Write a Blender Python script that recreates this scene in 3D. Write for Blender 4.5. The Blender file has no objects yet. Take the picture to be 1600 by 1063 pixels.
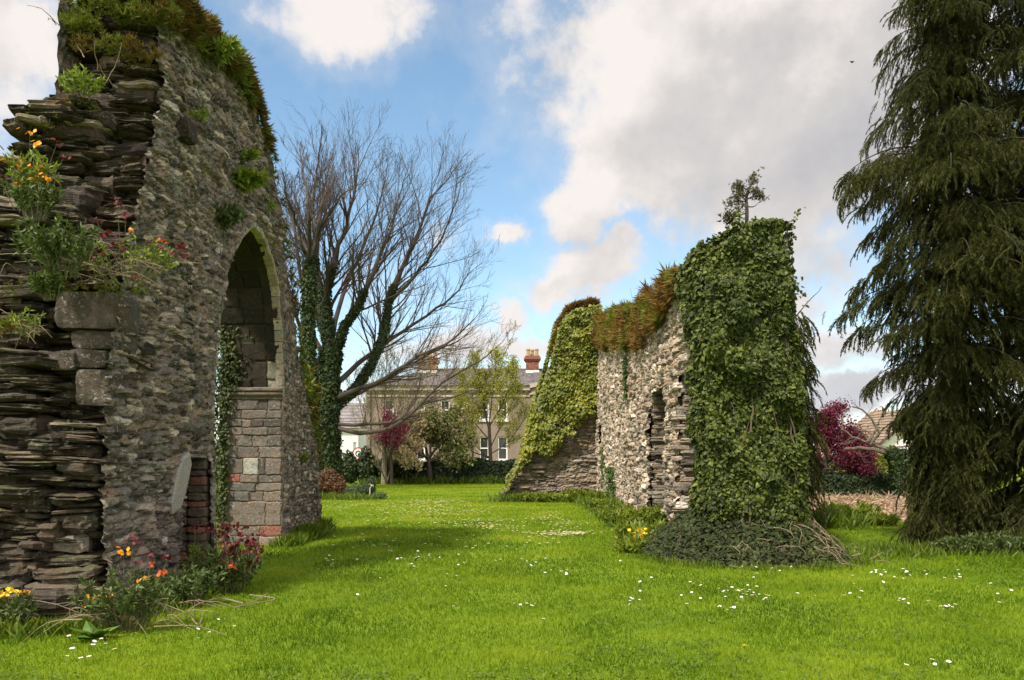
import bpy, math
import numpy as np

# ---------------------------------------------------------------- camera, world, sun, exposure
scene = bpy.context.scene
C = scene.collection
EYE = 1.6
FPX = 1250.0          # focal length in photo pixels (photo 1600 wide)
HX, HY = 800.0, 715.0 # vanishing point of the depth axis in the photo

cam_d = bpy.data.cameras.new("camera")
cam = bpy.data.objects.new("camera", cam_d)
C.objects.link(cam)
cam.location = (0, 0, EYE)
cam.rotation_euler = (math.radians(90), 0, 0)
cam_d.sensor_width = 36.0
cam_d.lens = 36.0 * FPX / 1600.0
cam_d.shift_y = (HY - 531.5) / 1600.0
cam_d.clip_start = 0.05
cam_d.clip_end = 5000
scene.camera = cam

SUN_EL = math.radians(53)
SUN_DIR = np.array([-0.57, -0.82])
SUN_DIR = SUN_DIR / np.linalg.norm(SUN_DIR)
sv = np.array([SUN_DIR[0] * math.cos(SUN_EL), SUN_DIR[1] * math.cos(SUN_EL), math.sin(SUN_EL)])
sun_d = bpy.data.lights.new("sun", 'SUN')
sun_d.energy = 4.1
sun_d.angle = math.radians(6)
sun_d.color = (1.0, 0.93, 0.82)
sun = bpy.data.objects.new("sun", sun_d)
C.objects.link(sun)
from mathutils import Vector
sun.rotation_euler = Vector(sv).to_track_quat('Z', 'Y').to_euler()
sun.location = (-30, -5, 40)

vs = scene.view_settings
vs.view_transform = 'Standard'
vs.look = 'None'
vs.exposure = 0.56
vs.gamma = 1.0
vs.use_curve_mapping = False
scene.render.engine = 'CYCLES'
scene.cycles.max_bounces = 8
scene.cycles.transparent_max_bounces = 8
scene.cycles.use_denoising = True

# ---------------------------------------------------------------- node helpers
def node(nt, typ, ins=None, **props):
    n = nt.nodes.new(typ)
    for k, v in props.items():
        setattr(n, k, v)
    for k, v in (ins or {}).items():
        s = n.inputs[k]
        if isinstance(v, bpy.types.NodeSocket):
            nt.links.new(v, s)
        else:
            s.default_value = v
    return n

def mth(nt, op, a, b=None, c=None, clamp=False):
    ins = {0: a}
    if b is not None: ins[1] = b
    if c is not None: ins[2] = c
    return node(nt, 'ShaderNodeMath', ins, operation=op, use_clamp=clamp).outputs[0]

def mixc(nt, fac, a, b, blend='MIX'):
    n = nt.nodes.new('ShaderNodeMix')
    n.data_type = 'RGBA'
    n.blend_type = blend
    for s, v in ((n.inputs[0], fac), (n.inputs[6], a), (n.inputs[7], b)):
        if isinstance(v, bpy.types.NodeSocket): nt.links.new(v, s)
        else: s.default_value = v if not isinstance(v, tuple) else (tuple(v) + (1.0,))[:4]
    return n.outputs[2]

def smooth(nt, x, lo, hi, a=0.0, b=1.0):
    n = nt.nodes.new('ShaderNodeMapRange')
    n.interpolation_type = 'SMOOTHSTEP'
    for k, v in ((0, x), (1, lo), (2, hi), (3, a), (4, b)):
        if isinstance(v, bpy.types.NodeSocket): nt.links.new(v, n.inputs[k])
        else: n.inputs[k].default_value = v
    return n.outputs[0]

def noise(nt, vec, scale, detail=4.0, rough=0.55, out=0, dist=0.0):
    n = node(nt, 'ShaderNodeTexNoise', {'Vector': vec, 'Scale': scale, 'Detail': detail, 'Roughness': rough, 'Distortion': dist})
    return n.outputs[out]

def ramp(nt, fac, stops):
    n = nt.nodes.new('ShaderNodeValToRGB')
    el = n.color_ramp.elements
    while len(el) > 1: el.remove(el[-1])
    el[0].position = stops[0][0]; el[0].color = tuple(stops[0][1]) + (1,)
    for p, c in stops[1:]:
        e = el.new(p); e.color = tuple(c) + (1,)
    nt.links.new(fac, n.inputs[0])
    return n.outputs[0]

# ---------------------------------------------------------------- sky: Nishita + clouds set out by direction
world = bpy.data.worlds.new("World")
scene.world = world
world.use_nodes = True
wt = world.node_tree
wt.nodes.clear()
sky = node(wt, 'ShaderNodeTexSky', sky_type='NISHITA', sun_disc=False, sun_elevation=SUN_EL,
           sun_rotation=math.atan2(sv[0], sv[1]), air_density=1.0, dust_density=0.6, ozone_density=1.0, altitude=20.0)
gen = node(wt, 'ShaderNodeTexCoord').outputs['Generated']
sep = node(wt, 'ShaderNodeSeparateXYZ', {0: gen})
warp = node(wt, 'ShaderNodeTexNoise', {'Vector': gen, 'Scale': 7.0, 'Detail': 6.0, 'Roughness': 0.62})
wsep = node(wt, 'ShaderNodeSeparateColor', {0: warp.outputs['Color']})
az0 = mth(wt, 'ARCTAN2', sep.outputs[0], sep.outputs[1])
el0 = mth(wt, 'ARCSINE', sep.outputs[2])
az = mth(wt, 'ADD', az0, mth(wt, 'MULTIPLY', mth(wt, 'SUBTRACT', wsep.outputs[0], 0.5), 0.16))
el = mth(wt, 'ADD', el0, mth(wt, 'MULTIPLY', mth(wt, 'SUBTRACT', wsep.outputs[1], 0.5), 0.13))
# (direction given as the photo px, py it projects to, half width, half height, weight)
BLOBS = [(-40, 70, 150, 170, .95), (520, 5, 150, 85, .80), (430, 30, 70, 50, .6), (610, 50, 60, 45, .62),
         (1190, 60, 330, 190, 1.25), (1060, 215, 185, 110, 1.1), (1260, 230, 260, 150, 1.05), (935, 30, 90, 60, .85), (1010, 120, 130, 110, .95),
         (905, 345, 85, 50, .85), (925, 265, 70, 60, .8), (935, 425, 90, 48, 1.0), (860, 455, 60, 30, .75), (985, 395, 45, 30, .7),
         (770, 372, 34, 26, .8), (1320, 400, 130, 80, .62), (1255, 470, 60, 60, .6), (880, 195, 45, 30, .5),
         (808, 498, 34, 30, .85), (800, 535, 120, 26, .7), (690, 545, 120, 36, .72), (560, 440, 70, 36, .5), (690, 380, 40, 30, .55),
         (1330, 545, 110, 45, .72), (1330, 620, 260, 40, .9), (600, 610, 300, 26, .6)]
acc = None
for px, py, rx, ry, w in BLOBS:
    a = math.atan((px - HX) / FPX)
    e = math.atan((HY - py) / FPX * math.cos(a))
    k = math.cos(a)
    dx = mth(wt, 'DIVIDE', mth(wt, 'SUBTRACT', az, a), rx / FPX * k)
    dy = mth(wt, 'DIVIDE', mth(wt, 'SUBTRACT', el, e), ry / FPX)
    r2 = mth(wt, 'ADD', mth(wt, 'MULTIPLY', dx, dx), mth(wt, 'MULTIPLY', dy, dy))
    g = mth(wt, 'MULTIPLY', mth(wt, 'EXPONENT', mth(wt, 'MULTIPLY', r2, -0.75)), w)
    acc = g if acc is None else mth(wt, 'MAXIMUM', acc, g)
# loose unseen cloud, spread wider for fill light, over the rest of the sky (outside the photo's directions)
side = smooth(wt, mth(wt, 'ABSOLUTE', az0), 0.75, 1.1)
gap = noise(wt, gen, 2.3, 5.0, 0.6)
high = smooth(wt, el0, 0.62, 0.85)
away = mth(wt, 'MULTIPLY', mth(wt, 'MAXIMUM', side, high), smooth(wt, gap, 0.34, 0.52))
acc = mth(wt, 'MAXIMUM', acc, away)
f1 = noise(wt, gen, 9.0, 9.0, 0.6)
offv = node(wt, 'ShaderNodeVectorMath', {0: gen, 1: (-0.035, 0.0, 0.045)}, operation='ADD').outputs[0]
f2 = noise(wt, offv, 9.0, 5.0, 0.55)
dens = mth(wt, 'ADD', acc, mth(wt, 'MULTIPLY', mth(wt, 'SUBTRACT', f1, 0.5), 1.15))
cover = smooth(wt, dens, 0.33, 0.72)
veil = mth(wt, 'MULTIPLY', smooth(wt, dens, 0.15, 0.5), 0.22)
cover = mth(wt, 'MAXIMUM', cover, veil)
emb = mth(wt, 'MULTIPLY', mth(wt, 'SUBTRACT', f1, f2), 1.1)
core = smooth(wt, dens, 0.62, 1.25)
under = None   # the flat, greyer undersides of the bank
for px, py, rx, ry, w in ((1270, 290, 260, 130, 1.0), (1120, 330, 150, 60, .6), (930, 470, 110, 26, .6), (890, 385, 70, 18, .5), (1420, 150, 120, 160, .5), (1330, 600, 200, 60, .5)):
    a = math.atan((px - HX) / FPX); e = math.atan((HY - py) / FPX * math.cos(a))
    dx = mth(wt, 'DIVIDE', mth(wt, 'SUBTRACT', az, a), rx / FPX * math.cos(a)); dy = mth(wt, 'DIVIDE', mth(wt, 'SUBTRACT', el, e), ry / FPX)
    g = mth(wt, 'MULTIPLY', mth(wt, 'EXPONENT', mth(wt, 'MULTIPLY', mth(wt, 'ADD', mth(wt, 'MULTIPLY', dx, dx), mth(wt, 'MULTIPLY', dy, dy)), -0.8)), w)
    under = g if under is None else mth(wt, 'MAXIMUM', under, g)
lit = mth(wt, 'ADD', mth(wt, 'SUBTRACT', mth(wt, 'SUBTRACT', 1.04, mth(wt, 'MULTIPLY', core, 0.22)), mth(wt, 'MULTIPLY', under, 0.45)), emb, clamp=True)
ccol = ramp(wt, lit, [(0.0, (0.29, 0.295, 0.33)), (0.35, (0.37, 0.365, 0.38)), (0.7, (0.48, 0.46, 0.45)), (1.0, (0.645, 0.605, 0.58))])
low = smooth(wt, el0, 0.0, 0.2)
# unseen cloud behind and above the viewer is brightened to add fill light
ccol = mixc(wt, mth(wt, 'MAXIMUM', side, high), ccol, (1.0, .95, .88))
ccol = mixc(wt, mth(wt, 'MULTIPLY', mth(wt, 'SUBTRACT', 1.0, low), 0.35), ccol, (0.33, 0.42, 0.55))
hs = node(wt, 'ShaderNodeHueSaturation', {'Color': sky.outputs[0], 'Hue': 0.488, 'Saturation': 1.02, 'Value': 1.0})
bg1 = node(wt, 'ShaderNodeBackground', {'Color': hs.outputs[0], 'Strength': 0.145})
bg2 = node(wt, 'ShaderNodeBackground', {'Color': ccol, 'Strength': 1.0})
mx = node(wt, 'ShaderNodeMixShader', {0: cover, 1: bg1.outputs[0], 2: bg2.outputs[0]})
wo = node(wt, 'ShaderNodeOutputWorld', {0: mx.outputs[0]})

# ---------------------------------------------------------------- numpy noise
def h2(i, j, s):
    i = np.asarray(i).astype(np.int64); j = np.asarray(j).astype(np.int64)
    x = (i * 374761393 + j * 668265263 + int(s) * 974711) & 0xffffffff
    x = ((x ^ (x >> 13)) * 1274126177) & 0xffffffff
    x = ((x ^ (x >> 15)) * 2246822519) & 0xffffffff
    x = x ^ (x >> 16)
    return (x & 0xffffff) / float(0x1000000)

def vnoise(u, v, s=0):
    i = np.floor(u); j = np.floor(v)
    fu = u - i; fv = v - j
    fu = fu * fu * (3 - 2 * fu); fv = fv * fv * (3 - 2 * fv)
    a = h2(i, j, s); b = h2(i + 1, j, s); c = h2(i, j + 1, s); d = h2(i + 1, j + 1, s)
    return (a * (1 - fu) + b * fu) * (1 - fv) + (c * (1 - fu) + d * fu) * fv

def fbm(u, v, s=0, octv=4):
    t = 0; amp = 0.5; tot = 0
    for o in range(octv):
        t = t + amp * vnoise(u * 2 ** o, v * 2 ** o, s + o * 17)
        tot += amp; amp *= 0.5
    return t / tot

def voro(U, V, s, jit=0.8, p=2.4):
    i0 = np.floor(U); j0 = np.floor(V)
    f1 = np.full(U.shape, 9.0); f2 = np.full(U.shape, 9.0)
    rid = np.zeros(U.shape); dxs = np.zeros(U.shape); dys = np.zeros(U.shape)
    for di in (-1, 0, 1):
        for dj in (-1, 0, 1):
            ci = i0 + di; cj = j0 + dj
            cx = ci + 0.5 + (h2(ci, cj, s) - 0.5) * jit
            cy = cj + 0.5 + (h2(ci, cj, s + 1) - 0.5) * jit * 0.8
            ax = U - cx; ay = V - cy
            d = (np.abs(ax) ** p + np.abs(ay) ** p) ** (1 / p)
            near = d < f1
            f2 = np.where(near, f1, np.minimum(f2, d))
            rid = np.where(near, h2(ci, cj, s + 2), rid)
            dxs = np.where(near, ax, dxs); dys = np.where(near, ay, dys)
            f1 = np.where(near, d, f1)
    return f1, f2, rid, dxs, dys

def rubble(u, v, seed, sx, sz, amp, big=0.08, fine=0.4):
    """height and colour masks of random rubble laid in rough courses"""
    wu = u + 0.10 * (fbm(u * 2.3, v * 2.3, seed + 50, 3) - 0.5)
    wv = v + 0.12 * (fbm(u * 1.7, v * 3.1, seed + 60, 3) - 0.5)
    V = wv / sz
    U = wu / sx + 0.5 * h2(np.floor(V), 0 * V, seed + 9)
    f1, f2, rid, dx, dy = voro(U, V, seed)
    e = np.clip((f2 - f1) / 0.30, 0, 1)
    prof = e * (2 - e)
    r2 = (rid * 7.31) % 1.0; r3 = (rid * 13.77) % 1.0
    h = amp * (prof * (0.35 + 0.75 * rid) + 0.7 * (r2 - 0.5) * dx + 0.9 * (r3 - 0.5) * dy)
    h = h + amp * fine * (fbm(u * 16, v * 22, seed + 70, 3) - 0.5) + big * (fbm(u * 0.9, v * 0.9, seed + 80, 3) - 0.5)
    col = np.stack([r2, 1 - e, fbm(u * 1.3, v * 1.3, seed + 90, 4)], -1)
    return h, col

# ---------------------------------------------------------------- mesh builder
class MB:
    def __init__(s):
        s.V = []; s.Q = []; s.T = []; s.C = []; s.n = 0; s.mq = []; s.mt = []
    def add(s, V, Q=None, T=None, col=(0.5, 0, 0.5), mi=0):
        V = np.asarray(V, float).reshape(-1, 3)
        c = np.asarray(col, float)
        if c.ndim == 1: c = np.repeat(c[None], len(V), 0)
        s.V.append(V); s.C.append(c.reshape(-1, 3))
        if Q is not None and len(Q):
            q = np.asarray(Q, np.int64).reshape(-1, 4); s.Q.append(q + s.n); s.mq.append(np.full(len(q), mi))
        if T is not None and len(T):
            t = np.asarray(T, np.int64).reshape(-1, 3); s.T.append(t + s.n); s.mt.append(np.full(len(t), mi))
        s.n += len(V)
    def mesh(s, name, mats, smooth=False):
        me = bpy.data.meshes.new(name)
        V = np.concatenate(s.V) if s.V else np.zeros((0, 3))
        Q = np.concatenate(s.Q) if s.Q else np.zeros((0, 4), np.int64)
        T = np.concatenate(s.T) if s.T else np.zeros((0, 3), np.int64)
        nl = Q.size + T.size
        me.vertices.add(len(V)); me.loops.add(nl); me.polygons.add(len(Q) + len(T))
        me.vertices.foreach_set('co', V.astype(np.float32).ravel())
        me.loops.foreach_set('vertex_index', np.concatenate([Q.ravel(), T.ravel()]).astype(np.int32))
        ls = np.concatenate([np.arange(len(Q)) * 4, Q.size + np.arange(len(T)) * 3]).astype(np.int32)
        me.polygons.foreach_set('loop_start', ls)
        mi = np.concatenate((s.mq or []) + (s.mt or [])) if (s.mq or s.mt) else np.zeros(0)
        me.polygons.foreach_set('material_index', mi.astype(np.int32))
        me.polygons.foreach_set('use_smooth', np.full(len(Q) + len(T), bool(smooth)))
        me.update(calc_edges=True)
        Cc = np.concatenate(s.C) if s.C else np.zeros((0, 3))
        at = me.attributes.new('col', 'FLOAT_COLOR', 'POINT')
        at.data.foreach_set('color', np.concatenate([Cc, np.ones((len(Cc), 1))], 1).astype(np.float32).ravel())
        for m in (mats if isinstance(mats, (list, tuple)) else [mats]):
            me.materials.append(m)
        return me
    def build(s, name, mats, parent=None, smooth=False):
        o = bpy.data.objects.new(name, s.mesh(name, mats, smooth))
        C.objects.link(o)
        if parent is not None:
            o.parent = parent
            o.matrix_parent_inverse = parent.matrix_basis.inverted()
        return o

def tag(o, label=None, cat=None, group=None, kind=None):
    if label: o['label'] = label
    if cat: o['category'] = cat
    if group: o['group'] = group
    if kind: o['kind'] = kind
    return o

def thing(name, label, cat, loc=(0, 0, 0), group=None):
    o = bpy.data.objects.new(name, None)
    o.empty_display_size = 0.2
    C.objects.link(o)
    o.location = loc
    return tag(o, label, cat, group)

def P(px, py, Y):
    return np.array([(px - HX) / FPX * Y, Y, EYE + (HY - py) / FPX * Y])

def gridq(nu, nv):
    i = np.arange(nu - 1)[:, None]; j = np.arange(nv - 1)[None]
    a = i * nv + j
    return np.stack([a, a + nv, a + nv + 1, a + 1], -1).reshape(-1, 4)

def box(b, lo, hi, col=(0.5, 0, 0.5), mi=0):
    x0, y0, z0 = lo; x1, y1, z1 = hi
    V = [(x0, y0, z0), (x1, y0, z0), (x1, y1, z0), (x0, y1, z0), (x0, y0, z1), (x1, y0, z1), (x1, y1, z1), (x0, y1, z1)]
    b.add(V, [(0, 3, 2, 1), (4, 5, 6, 7), (0, 1, 5, 4), (1, 2, 6, 5), (2, 3, 7, 6), (3, 0, 4, 7)], col=col, mi=mi)

def rbox(b, c, s, rng, n=7, rnd=0.12, nz=0.012, col=(0.5, 0, 0.5), rot=0.0, tilt=0.0, mi=0):
    """stone block: subdivided box with rounded edges and an uneven skin"""
    c = np.asarray(c, float); s = np.asarray(s, float) / 2
    g = np.linspace(-1, 1, n)
    A, Bq = np.meshgrid(g, g, indexing='ij')
    o = np.ones_like(A)
    sd = rng.integers(1 << 20)
    for ax in range(3):
        for sg in (-1, 1):
            pts = [None] * 3
            pts[ax] = o * sg; pts[(ax + 1) % 3] = A * sg; pts[(ax + 2) % 3] = Bq
            v = np.stack(pts, -1).reshape(-1, 3)
            m = np.abs(v)
            k = 1 - rnd * (np.clip(m, 0.6, 1).sum(1) - np.max(m, 1) - 1.2) ** 2 / 0.64 * 1.6
            v = v * k[:, None] * s
            d = fbm(v[:, 0] * 6 + v[:, 2] * 3.1 + 11, v[:, 1] * 6 + v[:, 2] * 7.7, sd, 3) - 0.5
            v = v * (1 + d[:, None] * 2 * nz / np.maximum(s.min(), .02))
            cr, sr = math.cos(rot), math.sin(rot)
            v = np.stack([v[:, 0] * cr - v[:, 1] * sr, v[:, 0] * sr + v[:, 1] * cr, v[:, 2] + v[:, 0] * tilt], -1)
            b.add(v + c, gridq(n, n), col=col, mi=mi)

def slab(b, c, w, d, t, rng, col, tilt=(0, 0), mi=0, np_=14):
    """one irregular slate: ragged outline, split edges"""
    a = np.linspace(0, 2 * math.pi, np_, endpoint=False) + rng.uniform(0, 0.4)
    ca, sa = np.cos(a), np.sin(a)
    ex = 0.42
    ox = np.sign(ca) * np.abs(ca) ** ex; oy = np.sign(sa) * np.abs(sa) ** ex
    jr = 1 + rng.uniform(-0.14, 0.10, np_)
    lev = [(-0.5, rng.uniform(.80, .97)), (-0.22, 1.0), (0.05, rng.uniform(.90, 1.02)), (0.28, 1.0), (0.5, rng.uniform(.78, .96))]
    rings = []
    for z, k in lev:
        kk = k * jr * (1 + rng.uniform(-0.05, 0.05, np_))
        rings.append(np.stack([ox * kk * w / 2, oy * kk * d / 2, z * t * (1 + rng.uniform(-.25, .25, np_))], -1))
    V = np.concatenate(rings + [[[0, 0, -t / 2]], [[0, 0, t / 2]]])
    V[:, 2] += V[:, 0] * tilt[0] + V[:, 1] * tilt[1]
    V = V + np.asarray(c)
    n = np_; L = len(lev)
    i = np.arange(n); j = (i + 1) % n
    Q = np.concatenate([np.stack([k * n + i, k * n + j, (k + 1) * n + j, (k + 1) * n + i], -1) for k in range(L - 1)])
    T = np.concatenate([np.stack([j, i, np.full(n, L * n)], -1), np.stack([(L - 1) * n + i, (L - 1) * n + j, np.full(n, L * n + 1)], -1)])
    b.add(V, Q, T, col=col, mi=mi)

def tube(b, pts, rad, sides=6, col=(0.5, 0, 0.5), cap=True, mi=0):
    pts = np.asarray(pts, float); n = len(pts)
    rad = np.broadcast_to(np.asarray(rad, float), (n,))
    t = np.gradient(pts, axis=0)
    t /= np.maximum(np.linalg.norm(t, axis=1), 1e-9)[:, None]
    ref = np.where(np.abs(t[:, 2:3]) > 0.9, np.array([[1.0, 0, 0]]), np.array([[0, 0, 1.0]]))
    if np.abs(t[:, 2]).mean() > 0.6: ref = np.repeat(np.array([[1.0, 0.01, 0]]), n, 0)
    else: ref = np.repeat(np.array([[0.01, 0.02, 1.0]]), n, 0)
    u = np.cross(t, ref); u /= np.maximum(np.linalg.norm(u, axis=1), 1e-9)[:, None]
    v = np.cross(t, u)
    a = np.linspace(0, 2 * math.pi, sides, endpoint=False)
    V = pts[:, None] + rad[:, None, None] * (np.cos(a)[None, :, None] * u[:, None] + np.sin(a)[None, :, None] * v[:, None])
    i = np.arange(n - 1)[:, None]; k = np.arange(sides)[None]; k2 = (k + 1) % sides
    Q = np.stack([i * sides + k, i * sides + k2, (i + 1) * sides + k2, (i + 1) * sides + k], -1).reshape(-1, 4)
    T = None
    V = V.reshape(-1, 3)
    if cap:
        V = np.concatenate([V, pts[-1:], pts[:1]])
        kk = np.arange(sides)
        T = np.concatenate([np.stack([(n - 1) * sides + kk, (n - 1) * sides + (kk + 1) % sides, np.full(sides, n * sides)], -1),
                            np.stack([(kk + 1) % sides, kk, np.full(sides, n * sides + 1)], -1)])
    b.add(V, Q, T, col=col, mi=mi)

def nrmz(v):
    return v / np.maximum(np.linalg.norm(v, axis=-1, keepdims=True), 1e-9)

def inst(b, tv, tq, tt, pos, X, Y, Z, size, col, tcol=None, mi=0):
    """many copies of a small template shape merged into one mesh"""
    n = len(pos); m = len(tv)
    if n == 0: return
    size = np.broadcast_to(np.asarray(size, float), (n,))
    tv = np.asarray(tv, float)
    V = pos[:, None] + size[:, None, None] * (tv[None, :, 0:1] * X[:, None] + tv[None, :, 1:2] * Y[:, None] + tv[None, :, 2:3] * Z[:, None])
    col = np.broadcast_to(np.asarray(col, float), (n, 3))
    Cc = np.repeat(col[:, None], m, 1).copy()
    if tcol is not None: Cc[:, :, 1] = np.asarray(tcol)[None]
    off = (np.arange(n) * m)[:, None, None]
    Q = (np.asarray(tq)[None] + off).reshape(-1, 4) if tq is not None and len(tq) else None
    T = (np.asarray(tt)[None] + off).reshape(-1, 3) if tt is not None and len(tt) else None
    b.add(V.reshape(-1, 3), Q, T, col=Cc.reshape(-1, 3), mi=mi)

LEAF_V = [(0, 0, 0), (.42, .12, -.10), (.34, .52, -.08), (0, 1, -.10), (-.34, .52, -.08), (-.42, .12, -.10), (0, .5, .04)]
LEAF_Q = [(0, 1, 2, 6), (6, 2, 3, 4), (0, 6, 4, 5)]
BLADE_V = [(-.09, 0, 0), (.09, 0, 0), (.10, .5, .06), (-.10, .5, .06), (0, 1, .0)]
BLADE_Q = [(0, 1, 2, 3)]
BLADE_T = [(3, 2, 4)]

def leaves(b, pos, nrm, size, rng, down=1.0, jit=0.6, tmpl='leaf', col=None, out=None):
    n = len(pos)
    if n == 0: return
    nn = nrmz(nrm + jit * rng.normal(size=(n, 3)))
    d = np.array([[0, 0, -1.0]]) * down + 0.55 * rng.normal(size=(n, 3))
    if out is not None: d = d + out
    t = d - nn * (d * nn).sum(1, keepdims=True)
    t = nrmz(t)
    X = np.cross(t, nn)
    if col is None:
        col = np.stack([rng.random(n), np.zeros(n), rng.random(n)], -1)
    if tmpl == 'leaf':
        inst(b, LEAF_V, LEAF_Q, None, pos, X, t, nn, size, col)
    else:
        inst(b, BLADE_V, BLADE_Q, BLADE_T, pos, X, t, nn, size, col)

# ---------------------------------------------------------------- materials
def new_mat(name):
    m = bpy.data.materials.new(name)
    m.use_nodes = True
    nt = m.node_tree
    nt.nodes.clear()
    out = node(nt, 'ShaderNodeOutputMaterial')
    return m, nt, out

def attr(nt):
    a = node(nt, 'ShaderNodeAttribute', attribute_name='col')
    s = node(nt, 'ShaderNodeSeparateColor', {0: a.outputs['Color']})
    return s.outputs[0], s.outputs[1], s.outputs[2]

def wpos(nt, sc=(1, 1, 1)):
    g = node(nt, 'ShaderNodeNewGeometry')
    if sc == (1, 1, 1): return g.outputs['Position'], g
    v = node(nt, 'ShaderNodeVectorMath', {0: g.outputs['Position'], 1: sc}, operation='MULTIPLY')
    return v.outputs[0], g

def mat_stone(name, stops, mortar=(0.20, 0.17, 0.13), lichen=0.35, lich_col=(0.46, 0.46, 0.42), moss=0.3, bump=0.5, layered=False, mort_amt=0.6, fs=1.0):
    m, nt, out = new_mat(name)
    r, g, bl = attr(nt)
    pos, geo = wpos(nt)
    base = ramp(nt, r, stops)
    n1 = noise(nt, pos, 3.5 * fs, 5.0, 0.6)
    n2 = noise(nt, pos, 26 * fs, 5.0, 0.65)
    n3 = noise(nt, pos, 90 * fs, 3.0, 0.6)
    v = mth(nt, 'ADD', mth(nt, 'MULTIPLY', n2, 0.9), mth(nt, 'MULTIPLY', n3, 0.7))
    v = smooth(nt, v, 0.45, 1.2, 0.55, 1.55)
    base = mixc(nt, 1.0, base, node(nt, 'ShaderNodeCombineColor', {0: v, 1: v, 2: v}).outputs[0], 'MULTIPLY')
    # warm and cool staining
    st = smooth(nt, n1, 0.35, 0.65)
    base = mixc(nt, 0.45, base, mixc(nt, 1.0, base, mixc(nt, st, (0.80, 0.86, 0.88), (1.25, 0.98, 0.74)), 'MULTIPLY'), 'MIX')
    base = mixc(nt, mth(nt, 'MULTIPLY', smooth(nt, g, 0.45, 0.95), mort_amt), base, mortar)
    # lichen spots
    l1 = noise(nt, pos, 19 * fs, 4.0, 0.7, dist=0.6)
    l2 = noise(nt, pos, 2.2, 3.0, 0.6)
    lm = mth(nt, 'MULTIPLY', smooth(nt, l1, 0.56, 0.66), smooth(nt, l2, 0.36, 0.62))
    base = mixc(nt, mth(nt, 'MULTIPLY', lm, lichen), base, lich_col)
    # moss on upward ledges
    nz = node(nt, 'ShaderNodeSeparateXYZ', {0: geo.outputs['Normal']}).outputs[2]
    mm = mth(nt, 'MULTIPLY', smooth(nt, nz, 0.25, 0.85), smooth(nt, mth(nt, 'ADD', l2, mth(nt, 'MULTIPLY', l1, 0.5)), 0.62, 0.9))
    base = mixc(nt, mth(nt, 'MULTIPLY', mm, moss), base, (0.10, 0.10, 0.03))
    if layered:
        lp, _ = wpos(nt, (1.5, 1.5, 16))
        n4 = noise(nt, lp, 3.2, 5.0, 0.65)
        hgt = mth(nt, 'ADD', mth(nt, 'MULTIPLY', n4, 1.3), mth(nt, 'MULTIPLY', n2, 0.5))
    else:
        hgt = mth(nt, 'ADD', n2, mth(nt, 'MULTIPLY', n3, 0.5))
    bp = node(nt, 'ShaderNodeBump', {'Strength': bump, 'Distance': 0.03, 'Height': hgt})
    pr = node(nt, 'ShaderNodeBsdfPrincipled', {'Base Color': base, 'Roughness': 0.88, 'Normal': bp.outputs[0]})
    pr.inputs['Specular IOR Level'].default_value = 0.25
    nt.links.new(pr.outputs[0], out.inputs[0])
    return m

def mat_leaf(name, stops, trans=0.35, rough=0.5, spec=0.35, var=0.5, nscale=1.2, tip=None, var_col=None):
    m, nt, out = new_mat(name)
    r, g, bl = attr(nt)
    pos, geo = wpos(nt)
    n1 = noise(nt, pos, nscale, 3.0, 0.6)
    f = mth(nt, 'ADD', mth(nt, 'MULTIPLY', r, 1 - var), mth(nt, 'MULTIPLY', smooth(nt, n1, 0.3, 0.7), var))
    col = ramp(nt, f, stops)
    if tip is not None:
        col = mixc(nt, g, col, tip)
    pr = node(nt, 'ShaderNodeBsdfPrincipled', {'Base Color': col, 'Roughness': rough})
    pr.inputs['Specular IOR Level'].default_value = spec
    tr = node(nt, 'ShaderNodeBsdfTranslucent', {'Color': mixc(nt, 0.45, col, (0.55, 0.60, 0.05), 'SOFT_LIGHT')})
    mxs = node(nt, 'ShaderNodeMixShader', {0: trans, 1: pr.outputs[0], 2: tr.outputs[0]})
    nt.links.new(mxs.outputs[0], out.inputs[0])
    return m

def mat_plain(name, col, rough=0.7, nz=0.25, nscale=12.0, bump=0.2, spec=0.3, metallic=0.0, bdist=0.02):
    m, nt, out = new_mat(name)
    pos, geo = wpos(nt)
    n1 = noise(nt, pos, nscale, 5.0, 0.6)
    n0 = noise(nt, pos, nscale * 0.13, 3.0, 0.6)
    v = mth(nt, 'ADD', mth(nt, 'MULTIPLY', n1, 0.6), mth(nt, 'MULTIPLY', n0, 0.4))
    k = smooth(nt, v, 0.3, 0.7, 1 - nz, 1 + nz)
    c = mixc(nt, 1.0, tuple(col), node(nt, 'ShaderNodeCombineColor', {0: k, 1: k, 2: k}).outputs[0], 'MULTIPLY')
    bp = node(nt, 'ShaderNodeBump', {'Strength': bump, 'Distance': bdist, 'Height': n1})
    pr = node(nt, 'ShaderNodeBsdfPrincipled', {'Base Color': c, 'Roughness': rough, 'Metallic': metallic, 'Normal': bp.outputs[0]})
    pr.inputs['Specular IOR Level'].default_value = spec
    nt.links.new(pr.outputs[0], out.inputs[0])
    return m

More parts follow.
